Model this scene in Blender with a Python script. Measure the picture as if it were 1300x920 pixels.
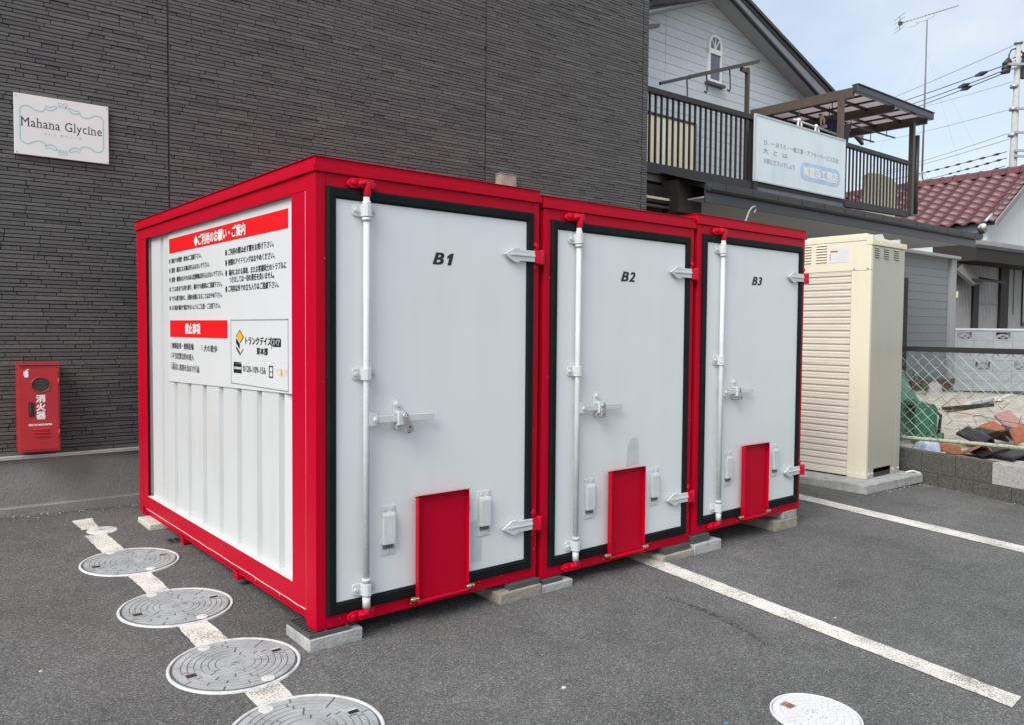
import bpy, bmesh, math, random
from mathutils import Vector, Matrix, Euler
random.seed(7)
SC = bpy.context.scene
COL = SC.collection
for o in list(bpy.data.objects):
    bpy.data.objects.remove(o)

# ---------------------------------------------------------------- camera, sky, sun, exposure
FPX, W0, H0 = 1002.785, 1300.0, 920.0          # focal length in photo pixels, photo size
CAM = Vector((-1.6724, -3.48786, 1.45737))
CROT = Euler((1.530414, -0.00814096, -0.690766), 'XYZ')
cd = bpy.data.cameras.new('camera'); cam = bpy.data.objects.new('camera', cd); COL.objects.link(cam)
cam.location = CAM; cam.rotation_euler = CROT
cd.sensor_fit = 'HORIZONTAL'; cd.sensor_width = 36; cd.lens = FPX / W0 * 36
cd.clip_start = 0.05; cd.clip_end = 2000
SC.camera = cam
SUN_AZ, SUN_EL = math.atan2(-0.95, -0.28), math.radians(44)   # azimuth measured from +Y towards +X
world = bpy.data.worlds.new('World'); SC.world = world; world.use_nodes = True
wn, wl = world.node_tree.nodes, world.node_tree.links
wn.clear()
w_out = wn.new('ShaderNodeOutputWorld'); w_bg = wn.new('ShaderNodeBackground')
w_sky = wn.new('ShaderNodeTexSky'); w_sky.sky_type = 'NISHITA'; w_sky.sun_disc = False
w_sky.sun_elevation = SUN_EL; w_sky.sun_rotation = SUN_AZ % (2 * math.pi); w_sky.air_density = 1.0; w_sky.dust_density = 1.5
w_tc = wn.new('ShaderNodeTexCoord'); w_map = wn.new('ShaderNodeMapping'); w_map.inputs['Scale'].default_value = (1, 1, 2.2)
w_noise = wn.new('ShaderNodeTexNoise'); w_noise.inputs['Scale'].default_value = 3.1; w_noise.inputs['Detail'].default_value = 7
w_noise.inputs['Roughness'].default_value = 0.5
w_ramp = wn.new('ShaderNodeValToRGB'); w_ramp.color_ramp.elements[0].position = 0.38; w_ramp.color_ramp.elements[1].position = 0.64
w_ramp.color_ramp.elements[0].color = (0.42, 0.42, 0.42, 1); w_ramp.color_ramp.elements[1].color = (1, 1, 1, 1)
w_mix = wn.new('ShaderNodeMix'); w_mix.data_type = 'RGBA'; w_mix.inputs['B'].default_value = (4.15, 4.5, 4.75, 1)
wl.new(w_tc.outputs['Generated'], w_map.inputs['Vector']); wl.new(w_map.outputs['Vector'], w_noise.inputs['Vector'])
wl.new(w_noise.outputs['Fac'], w_ramp.inputs['Fac']); wl.new(w_ramp.outputs['Color'], w_mix.inputs['Factor'])
wl.new(w_sky.outputs['Color'], w_mix.inputs['A']); wl.new(w_mix.outputs['Result'], w_bg.inputs['Color'])
w_bg.inputs['Strength'].default_value = 0.08
wl.new(w_bg.outputs['Background'], w_out.inputs['Surface'])
sd = bpy.data.lights.new('sun', 'SUN'); sun = bpy.data.objects.new('sun', sd); COL.objects.link(sun)
sd.energy = 1.5; sd.angle = math.radians(38); sd.color = (1.0, 0.97, 0.93)
sdir = Vector((math.sin(SUN_AZ) * math.cos(SUN_EL), math.cos(SUN_AZ) * math.cos(SUN_EL), math.sin(SUN_EL)))
sun.rotation_euler = (-sdir).to_track_quat('-Z', 'Y').to_euler()
SC.view_settings.view_transform = 'Standard'; SC.view_settings.look = 'None'
SC.view_settings.exposure = 1.33; SC.view_settings.gamma = 1.0

# ---------------------------------------------------------------- helpers
RM = CROT.to_matrix()
def ray(u, v):
    return RM @ Vector(((u - W0 / 2) / FPX, -(v - H0 / 2) / FPX, -1.0))
FWD = RM @ Vector((0, 0, -1))
def plane_pt(u, v, n, d):
    r = ray(u, v); n = Vector(n)
    return CAM + r * ((d - n.dot(CAM)) / n.dot(r))
def project(p):
    q = RM.transposed() @ (Vector(p) - CAM)
    return (W0 / 2 + FPX * q.x / -q.z, H0 / 2 - FPX * q.y / -q.z)

def gz(x, y):                                    # height of the sloping car park
    x = min(max(x, -8), 10); y = min(max(y, -9), 6)
    return -0.08 - 0.011 * x + 0.028 * y

def tag(o, label=None, cat=None, group=None, kind=None):
    if label: o['label'] = label
    if cat: o['category'] = cat
    if group: o['group'] = group
    if kind: o['kind'] = kind
    return o

FRAMES = {}
def thing(name, label, cat, loc=(0, 0, 0), rz=0.0, group=None):
    o = bpy.data.objects.new(name, None); COL.objects.link(o)
    o.location = loc; o.rotation_euler = (0, 0, rz); o.empty_display_size = 0.1
    FRAMES[o.name] = Matrix.Translation(Vector(loc)) @ Matrix.Rotation(rz, 4, 'Z')
    return tag(o, label, cat, group)
def pix(root, u, v, axis, val):                  # the point of a thing's local plane (axis = val) seen at a photo pixel, local coordinates
    M = FRAMES[root.name] if not isinstance(root, Matrix) else root
    n = M.to_3x3() @ Vector([1 if 'xyz'[i] == axis else 0 for i in range(3)])
    p0 = M @ Vector([val if 'xyz'[i] == axis else 0 for i in range(3)])
    return M.inverted() @ plane_pt(u, v, n, n.dot(p0))

def dup(o, parent=None, loc=None):
    c = o.copy(); COL.objects.link(c); c.parent = parent
    if loc is not None: c.location = loc
    if o.name in FRAMES: FRAMES[c.name] = Matrix.Translation(c.location)
    for ch in list(o.children): dup(ch, c)
    return c

class MB:
    """collects faces; build() links them as one mesh object"""
    def __init__(s): s.v = []; s.f = []; s.m = []; s.sm = []; s.cur = 0; s.smooth = False
    def mat(s, i): s.cur = i; return s
    def face(s, pts):
        b = len(s.v); s.v += [tuple(p) for p in pts]; s.f.append(tuple(range(b, b + len(pts)))); s.m.append(s.cur); s.sm.append(s.smooth)
    def add(s, vs, fs, smooth=False):
        b = len(s.v); s.v += [tuple(p) for p in vs]
        for f in fs: s.f.append(tuple(b + i for i in f)); s.m.append(s.cur); s.sm.append(smooth)
        return s
    def box(s, x0, x1, y0, y1, z0, z1):
        if x0 > x1: x0, x1 = x1, x0
        if y0 > y1: y0, y1 = y1, y0
        if z0 > z1: z0, z1 = z1, z0
        return s.add([(x0,y0,z0),(x1,y0,z0),(x1,y1,z0),(x0,y1,z0),(x0,y0,z1),(x1,y0,z1),(x1,y1,z1),(x0,y1,z1)],
                     [(0,3,2,1),(4,5,6,7),(0,1,5,4),(1,2,6,5),(2,3,7,6),(3,0,4,7)])
    def prism(s, poly, a0, a1, axis='y'):
        """poly: list of 2D points; extruded along axis between a0 and a1. axis y: poly=(x,z); x: poly=(y,z); z: poly=(x,y)"""
        def P(p, a): return (p[0], a, p[1]) if axis == 'y' else ((a, p[0], p[1]) if axis == 'x' else (p[0], p[1], a))
        n = len(poly); vs = [P(p, a0) for p in poly] + [P(p, a1) for p in poly]
        area = sum(poly[i][0] * poly[(i+1) % n][1] - poly[(i+1) % n][0] * poly[i][1] for i in range(n))
        fl = (area > 0) ^ (axis == 'y')
        fl = fl ^ (a1 < a0)
        f0 = tuple(range(n)); f1 = tuple(range(n, 2 * n))
        fs = [tuple(reversed(f0)), f1] if fl else [f0, tuple(reversed(f1))]
        for i in range(n):
            j = (i + 1) % n
            q = (i, j, n + j, n + i)
            fs.append(q if fl else tuple(reversed(q)))
        return s.add(vs, fs)
    def tube(s, pts, r, n=8, cap=True, smooth=True):
        pts = [Vector(p) for p in pts]; rs = r if isinstance(r, (list, tuple)) else [r] * len(pts)
        vs = []; fs = []
        up = None
        for i, p in enumerate(pts):
            t = (pts[min(i + 1, len(pts) - 1)] - pts[max(i - 1, 0)]).normalized()
            if up is None:
                up = Vector((0, 0, 1)) if abs(t.z) < 0.9 else Vector((1, 0, 0))
            a = t.cross(up).normalized(); b = a.cross(t).normalized(); up = b
            for k in range(n):
                an = 2 * math.pi * k / n
                vs.append(p + (a * math.cos(an) + b * math.sin(an)) * rs[i])
        for i in range(len(pts) - 1):
            for k in range(n):
                k2 = (k + 1) % n
                fs.append((i*n+k, i*n+k2, (i+1)*n+k2, (i+1)*n+k))
        s.add(vs, fs, smooth)
        if cap:
            b = len(s.v) - len(vs)
            s.f.append(tuple(b + k for k in reversed(range(n)))); s.m.append(s.cur); s.sm.append(False)
            e = b + (len(pts) - 1) * n
            s.f.append(tuple(e + k for k in range(n))); s.m.append(s.cur); s.sm.append(False)
        return s
    def bar(s, p0, p1, w, h, up=(0, 0, 1)):
        """rectangular bar from p0 to p1; w across, h along up"""
        p0, p1, up = Vector(p0), Vector(p1), Vector(up)
        t = (p1 - p0).normalized(); a = t.cross(up).normalized(); b = a.cross(t).normalized()
        a *= w / 2; b *= h / 2
        vs = [p0-a-b, p0+a-b, p0+a+b, p0-a+b, p1-a-b, p1+a-b, p1+a+b, p1-a+b]
        return s.add(vs, [(0,1,2,3),(7,6,5,4),(0,4,5,1),(1,5,6,2),(2,6,7,3),(3,7,4,0)])
    def lathe(s, prof, c=(0, 0, 0), n=32, smooth=True):
        """prof: (r,z) pairs, revolved about z through c"""
        vs = []; fs = []
        for r, z in prof:
            for k in range(n):
                an = 2 * math.pi * k / n
                vs.append((c[0] + r * math.cos(an), c[1] + r * math.sin(an), c[2] + z))
        for i in range(len(prof) - 1):
            for k in range(n):
                k2 = (k + 1) % n
                fs.append((i*n+k, i*n+k2, (i+1)*n+k2, (i+1)*n+k))
        return s.add(vs, fs, smooth)
    def disc(s, c, r, axis='z', n=16):
        c = Vector(c); pts = []
        for k in range(n):
            an = 2 * math.pi * k / n; a, b = math.cos(an) * r, math.sin(an) * r
            pts.append(c + Vector((a, b, 0) if axis == 'z' else ((a, 0, b) if axis == 'y' else (0, a, b))))
        s.face(pts); return s
    def mesh(s, name, mats, fix=True):
        me = bpy.data.meshes.new(name); me.from_pydata(s.v, [], s.f)
        for m in mats: me.materials.append(m)
        me.polygons.foreach_set('material_index', s.m); me.polygons.foreach_set('use_smooth', s.sm)
        if fix:
            bm = bmesh.new(); bm.from_mesh(me); bmesh.ops.recalc_face_normals(bm, faces=bm.faces); bm.to_mesh(me); bm.free()
        me.update()
        return me
    def build(s, name, mats, parent=None, bevel=0, fix=True, kind=None):
        if not isinstance(mats, (list, tuple)): mats = [mats]
        me = s.mesh(name, mats, fix)
        o = bpy.data.objects.new(name, me); COL.objects.link(o); o.parent = parent
        if bevel:
            b = o.modifiers.new('bevel', 'BEVEL'); b.width = bevel; b.segments = 2; b.limit_method = 'ANGLE'; b.angle_limit = math.radians(40)
        if kind: o['kind'] = kind
        return o

def inst(name, mesh, parent, loc=(0, 0, 0), rot=(0, 0, 0), sc=(1, 1, 1)):
    o = bpy.data.objects.new(name, mesh); COL.objects.link(o); o.parent = parent
    o.location = loc; o.rotation_euler = rot; o.scale = sc
    return o

TXT = {}
def text_mesh(body, bold=0.0, shear=0.0, spacing=1.0, lines=1.0):
    key = (body, bold, shear, spacing)
    if key in TXT: return TXT[key]
    c = bpy.data.curves.new('text', 'FONT'); c.body = body; c.offset = bold; c.shear = shear; c.space_character = spacing; c.space_line = lines
    c.resolution_u = 3
    o = bpy.data.objects.new('text', c); COL.objects.link(o)
    dg = bpy.context.evaluated_depsgraph_get(); dg.update()
    me = bpy.data.meshes.new_from_object(o.evaluated_get(dg))
    data = ([tuple(v.co) for v in me.vertices], [tuple(p.vertices) for p in me.polygons])
    bpy.data.objects.remove(o); bpy.data.curves.remove(c); bpy.data.meshes.remove(me)
    xs = [v[0] for v in data[0]]; ys = [v[1] for v in data[0]]
    TXT[key] = (data, (min(xs), max(xs), min(ys), max(ys)))
    return TXT[key]
def text_fit(mb, body, origin, right, up, w, h, bold=0.0, shear=0.0, spacing=1.0):
    """writes body into the box w x h whose lower left corner is origin (flat lettering a hair proud of its surface); bold prints it again, slightly shifted"""
    (vs, fs), (x0, x1, y0, y1) = text_mesh(body, min(bold, 0), shear, spacing)
    sy = h / (y1 - y0); sx = sy if w is None else w / (x1 - x0)
    o, r, u = Vector(origin), Vector(right), Vector(up); nrm = r.cross(u)
    shifts = [(0, 0)] if bold <= 0 else [(-bold*1.6, -bold), (bold*1.6, -bold), (-bold*1.6, bold), (bold*1.6, bold)]
    for k, (dx, dy) in enumerate(shifts):
        mb.add([o + r * ((x - x0 + dx) * sx) + u * ((y - y0 + dy) * sy) + nrm * (k * .00012) for x, y, z in vs], fs)

# ---------------------------------------------------------------- materials
def new_mat(name):
    m = bpy.data.materials.new(name); m.use_nodes = True
    nt = m.node_tree; b = nt.nodes['Principled BSDF']
    return m, nt, b
def rgb(c): return (c[0], c[1], c[2], 1.0)
def simple(name, col, rough=0.5, metal=0.0, spec=0.5, var=0.0, vscale=6.0, bump=0.0, bscale=40.0, coat=0.0, rvar=0.0):
    """colour with a little noise in tone, gloss and relief, in world space"""
    m, nt, b = new_mat(name)
    b.inputs['Roughness'].default_value = rough; b.inputs['Metallic'].default_value = metal
    b.inputs['Specular IOR Level'].default_value = spec; b.inputs['Coat Weight'].default_value = coat
    b.inputs['Base Color'].default_value = rgb(col)
    geo = nt.nodes.new('ShaderNodeNewGeometry')
    if var or rvar:
        n = nt.nodes.new('ShaderNodeTexNoise'); n.inputs['Scale'].default_value = vscale; n.inputs['Detail'].default_value = 6
        n.inputs['Roughness'].default_value = 0.62
        nt.links.new(geo.outputs['Position'], n.inputs['Vector'])
        if var:
            r = nt.nodes.new('ShaderNodeMapRange'); r.inputs['From Min'].default_value = 0.25; r.inputs['From Max'].default_value = 0.75
            r.inputs['To Min'].default_value = 1 - var; r.inputs['To Max'].default_value = 1 + var
            nt.links.new(n.outputs['Fac'], r.inputs['Value'])
            x = nt.nodes.new('ShaderNodeMix'); x.data_type = 'RGBA'; x.blend_type = 'MULTIPLY'; x.inputs['Factor'].default_value = 1
            x.inputs['A'].default_value = rgb(col); nt.links.new(r.outputs['Result'], x.inputs['B'])
            nt.links.new(x.outputs['Result'], b.inputs['Base Color'])
        if rvar:
            r2 = nt.nodes.new('ShaderNodeMapRange'); r2.inputs['From Min'].default_value = 0.3; r2.inputs['From Max'].default_value = 0.7
            r2.inputs['To Min'].default_value = max(0.02, rough - rvar); r2.inputs['To Max'].default_value = min(1, rough + rvar)
            nt.links.new(n.outputs['Fac'], r2.inputs['Value']); nt.links.new(r2.outputs['Result'], b.inputs['Roughness'])
    if bump:
        n2 = nt.nodes.new('ShaderNodeTexNoise'); n2.inputs['Scale'].default_value = bscale; n2.inputs['Detail'].default_value = 4
        nt.links.new(geo.outputs['Position'], n2.inputs['Vector'])
        bp = nt.nodes.new('ShaderNodeBump'); bp.inputs['Strength'].default_value = bump; bp.inputs['Distance'].default_value = 0.01
        nt.links.new(n2.outputs['Fac'], bp.inputs['Height']); nt.links.new(bp.outputs['Normal'], b.inputs['Normal'])
    return m
def grimy(name, col, dirt, amount=0.35, rough=0.45, scale=3.0, streak=True, bump=0.05, bscale=3.0, spec=0.5, lo=0.5, hi=0.72):
    """paint with patches and vertical streaks of dirt"""
    m, nt, b = new_mat(name)
    b.inputs['Roughness'].default_value = rough; b.inputs['Specular IOR Level'].default_value = spec
    geo = nt.nodes.new('ShaderNodeNewGeometry'); mp = nt.nodes.new('ShaderNodeMapping')
    mp.inputs['Scale'].default_value = (1, 1, 0.12 if streak else 1)
    n = nt.nodes.new('ShaderNodeTexNoise'); n.inputs['Scale'].default_value = scale * 4; n.inputs['Detail'].default_value = 6
    nt.links.new(geo.outputs['Position'], mp.inputs['Vector']); nt.links.new(mp.outputs['Vector'], n.inputs['Vector'])
    n3 = nt.nodes.new('ShaderNodeTexNoise'); n3.inputs['Scale'].default_value = scale; n3.inputs['Detail'].default_value = 3
    nt.links.new(geo.outputs['Position'], n3.inputs['Vector'])
    mu = nt.nodes.new('ShaderNodeMath'); mu.operation = 'ADD'; mu.inputs[1].default_value = 0
    mx = nt.nodes.new('ShaderNodeMix'); mx.data_type = 'FLOAT'; mx.inputs['Factor'].default_value = 0.5
    nt.links.new(n.outputs['Fac'], mx.inputs['A']); nt.links.new(n3.outputs['Fac'], mx.inputs['B'])
    r = nt.nodes.new('ShaderNodeMapRange'); r.inputs['From Min'].default_value = lo; r.inputs['From Max'].default_value = hi
    r.inputs['To Min'].default_value = 0; r.inputs['To Max'].default_value = amount
    nt.links.new(mx.outputs['Result'], r.inputs['Value'])
    x = nt.nodes.new('ShaderNodeMix'); x.data_type = 'RGBA'; x.inputs['A'].default_value = rgb(col); x.inputs['B'].default_value = rgb(dirt)
    nt.links.new(r.outputs['Result'], x.inputs['Factor']); nt.links.new(x.outputs['Result'], b.inputs['Base Color'])
    if bump:
        n2 = nt.nodes.new('ShaderNodeTexNoise'); n2.inputs['Scale'].default_value = bscale; n2.inputs['Detail'].default_value = 2
        nt.links.new(geo.outputs['Position'], n2.inputs['Vector'])
        bp = nt.nodes.new('ShaderNodeBump'); bp.inputs['Strength'].default_value = bump; bp.inputs['Distance'].default_value = 0.02
        nt.links.new(n2.outputs['Fac'], bp.inputs['Height']); nt.links.new(bp.outputs['Normal'], b.inputs['Normal'])
    return m

def asphalt_mat():
    m, nt, b = new_mat('asphalt'); L = nt.links.new; N = nt.nodes.new
    geo = N('ShaderNodeNewGeometry')
    def noise(scale, detail, rough=.6):
        n = N('ShaderNodeTexNoise'); n.inputs['Scale'].default_value = scale; n.inputs['Detail'].default_value = detail; n.inputs['Roughness'].default_value = rough
        L(geo.outputs['Position'], n.inputs['Vector']); return n
    def rng(sock, a, b_, c, d):
        r = N('ShaderNodeMapRange'); r.inputs['From Min'].default_value = a; r.inputs['From Max'].default_value = b_
        r.inputs['To Min'].default_value = c; r.inputs['To Max'].default_value = d; L(sock, r.inputs['Value']); return r.outputs['Result']
    def mul(x, y):
        q = N('ShaderNodeMath'); q.operation = 'MULTIPLY'; L(x, q.inputs[0]); L(y, q.inputs[1]); return q.outputs['Value']
    vo = N('ShaderNodeTexVoronoi'); vo.inputs['Scale'].default_value = 190; L(geo.outputs['Position'], vo.inputs['Vector'])
    n2 = noise(120, 4, .7)
    sep = N('ShaderNodeSeparateColor'); L(vo.outputs['Color'], sep.inputs['Color'])
    ra = N('ShaderNodeValToRGB'); e = ra.color_ramp.elements
    e[0].position = 0.0; e[0].color = (0.055, 0.054, 0.053, 1); e[1].position = 1.0; e[1].color = (0.23, 0.225, 0.215, 1)
    e2 = e.new(0.65); e2.color = (0.100, 0.099, 0.097, 1); e3 = e.new(0.9); e3.color = (0.150, 0.147, 0.14, 1)
    L(sep.outputs['Red'], ra.inputs['Fac'])
    f = mul(rng(noise(.55, 4).outputs['Fac'], .3, .7, .94, 1.50), rng(n2.outputs['Fac'], .3, .7, .62, 1.36))
    f = mul(f, rng(noise(3.2, 6, .65).outputs['Fac'], .3, .7, .84, 1.16))
    st = noise(1.6, 5, .7); f = mul(f, rng(st.outputs['Fac'], .62, .70, 1.0, .72))             # damp / oil patches
    x = N('ShaderNodeMix'); x.data_type = 'RGBA'; x.blend_type = 'MULTIPLY'; x.inputs['Factor'].default_value = 1
    L(ra.outputs['Color'], x.inputs['A']); L(f, x.inputs['B']); L(x.outputs['Result'], b.inputs['Base Color'])
    b.inputs['Roughness'].default_value = 0.85; b.inputs['Specular IOR Level'].default_value = 0.35
    ad = N('ShaderNodeMath'); ad.operation = 'ADD'; L(vo.outputs['Distance'], ad.inputs[0]); L(n2.outputs['Fac'], ad.inputs[1])
    bp = N('ShaderNodeBump'); bp.inputs['Strength'].default_value = 0.8; bp.inputs['Distance'].default_value = 0.004
    L(ad.outputs['Value'], bp.inputs['Height']); L(bp.outputs['Normal'], b.inputs['Normal'])
    return m

def roadpaint_mat():
    m, nt, b = new_mat('road_paint'); L = nt.links.new
    geo = nt.nodes.new('ShaderNodeNewGeometry')
    n1 = nt.nodes.new('ShaderNodeTexNoise'); n1.inputs['Scale'].default_value = 110; n1.inputs['Detail'].default_value = 4; n1.inputs['Roughness'].default_value = 0.7
    n2 = nt.nodes.new('ShaderNodeTexNoise'); n2.inputs['Scale'].default_value = 5; n2.inputs['Detail'].default_value = 3
    for t in (n1, n2): L(geo.outputs['Position'], t.inputs['Vector'])
    ad = nt.nodes.new('ShaderNodeMath'); ad.operation = 'MULTIPLY_ADD'; ad.inputs[1].default_value = 0.35
    L(n2.outputs['Fac'], ad.inputs[0]); L(n1.outputs['Fac'], ad.inputs[2])
    r = nt.nodes.new('ShaderNodeMapRange'); r.inputs['From Min'].default_value = 0.56; r.inputs['From Max'].default_value = 0.70; L(ad.outputs['Value'], r.inputs['Value'])
    x = nt.nodes.new('ShaderNodeMix'); x.data_type = 'RGBA'; x.inputs['A'].default_value = (0.24, 0.225, 0.19, 1); x.inputs['B'].default_value = (0.74, 0.71, 0.64, 1)
    L(r.outputs['Result'], x.inputs['Factor']); L(x.outputs['Result'], b.inputs['Base Color'])
    b.inputs['Roughness'].default_value = 0.8
    bp = nt.nodes.new('ShaderNodeBump'); bp.inputs['Strength'].default_value = 0.7; bp.inputs['Distance'].default_value = 0.005
    L(n1.outputs['Fac'], bp.inputs['Height']); L(bp.outputs['Normal'], b.inputs['Normal'])
    return m

def stone_mat():
    """dark split-face cladding stone: each piece its own tone"""
    m, nt, b = new_mat('cladding_stone'); L = nt.links.new
    geo = nt.nodes.new('ShaderNodeNewGeometry'); oi = nt.nodes.new('ShaderNodeObjectInfo')
    ad = nt.nodes.new('ShaderNodeMath'); ad.operation = 'ADD'; L(geo.outputs['Random Per Island'], ad.inputs[0]); L(oi.outputs['Random'], ad.inputs[1])
    fr = nt.nodes.new('ShaderNodeMath'); fr.operation = 'FRACT'; L(ad.outputs['Value'], fr.inputs[0])
    ra = nt.nodes.new('ShaderNodeValToRGB'); e = ra.color_ramp.elements
    e[0].position = 0; e[0].color = (0.068, 0.066, 0.069, 1); e[1].position = 1; e[1].color = (0.118, 0.113, 0.105, 1)
    k = e.new(0.15); k.color = (0.087, 0.085, 0.084, 1); k = e.new(0.75); k.color = (0.098, 0.095, 0.092, 1)
    L(fr.outputs['Value'], ra.inputs['Fac'])
    mp = nt.nodes.new('ShaderNodeMapping'); mp.inputs['Scale'].default_value = (1, 1, 2.4); L(geo.outputs['Position'], mp.inputs['Vector'])
    n = nt.nodes.new('ShaderNodeTexNoise'); n.inputs['Scale'].default_value = 55; n.inputs['Detail'].default_value = 6; n.inputs['Roughness'].default_value = 0.7
    L(mp.outputs['Vector'], n.inputs['Vector'])
    r = nt.nodes.new('ShaderNodeMapRange'); r.inputs['From Min'].default_value = 0.3; r.inputs['From Max'].default_value = 0.7; r.inputs['To Min'].default_value = 0.6; r.inputs['To Max'].default_value = 1.35
    L(n.outputs['Fac'], r.inputs['Value'])
    x = nt.nodes.new('ShaderNodeMix'); x.data_type = 'RGBA'; x.blend_type = 'MULTIPLY'; x.inputs['Factor'].default_value = 1
    L(ra.outputs['Color'], x.inputs['A']); L(r.outputs['Result'], x.inputs['B']); L(x.outputs['Result'], b.inputs['Base Color'])
    b.inputs['Roughness'].default_value = 0.62
    bp = nt.nodes.new('ShaderNodeBump'); bp.inputs['Strength'].default_value = 0.75; bp.inputs['Distance'].default_value = 0.006
    L(n.outputs['Fac'], bp.inputs['Height']); L(bp.outputs['Normal'], b.inputs['Normal'])
    return m

def sheet_mat():                                  # translucent canopy sheet
    m, nt, b = new_mat('canopy_sheet'); L = nt.links.new
    tr = nt.nodes.new('ShaderNodeBsdfTranslucent'); tr.inputs['Color'].default_value = (0.62, 0.56, 0.56, 1)
    mx = nt.nodes.new('ShaderNodeMixShader'); mx.inputs['Fac'].default_value = 0.75
    b.inputs['Base Color'].default_value = (0.5, 0.46, 0.46, 1); b.inputs['Roughness'].default_value = 0.3
    out = nt.nodes['Material Output']
    L(b.outputs['BSDF'], mx.inputs[1]); L(tr.outputs['BSDF'], mx.inputs[2]); L(mx.outputs['Shader'], out.inputs['Surface'])
    return m

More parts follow.
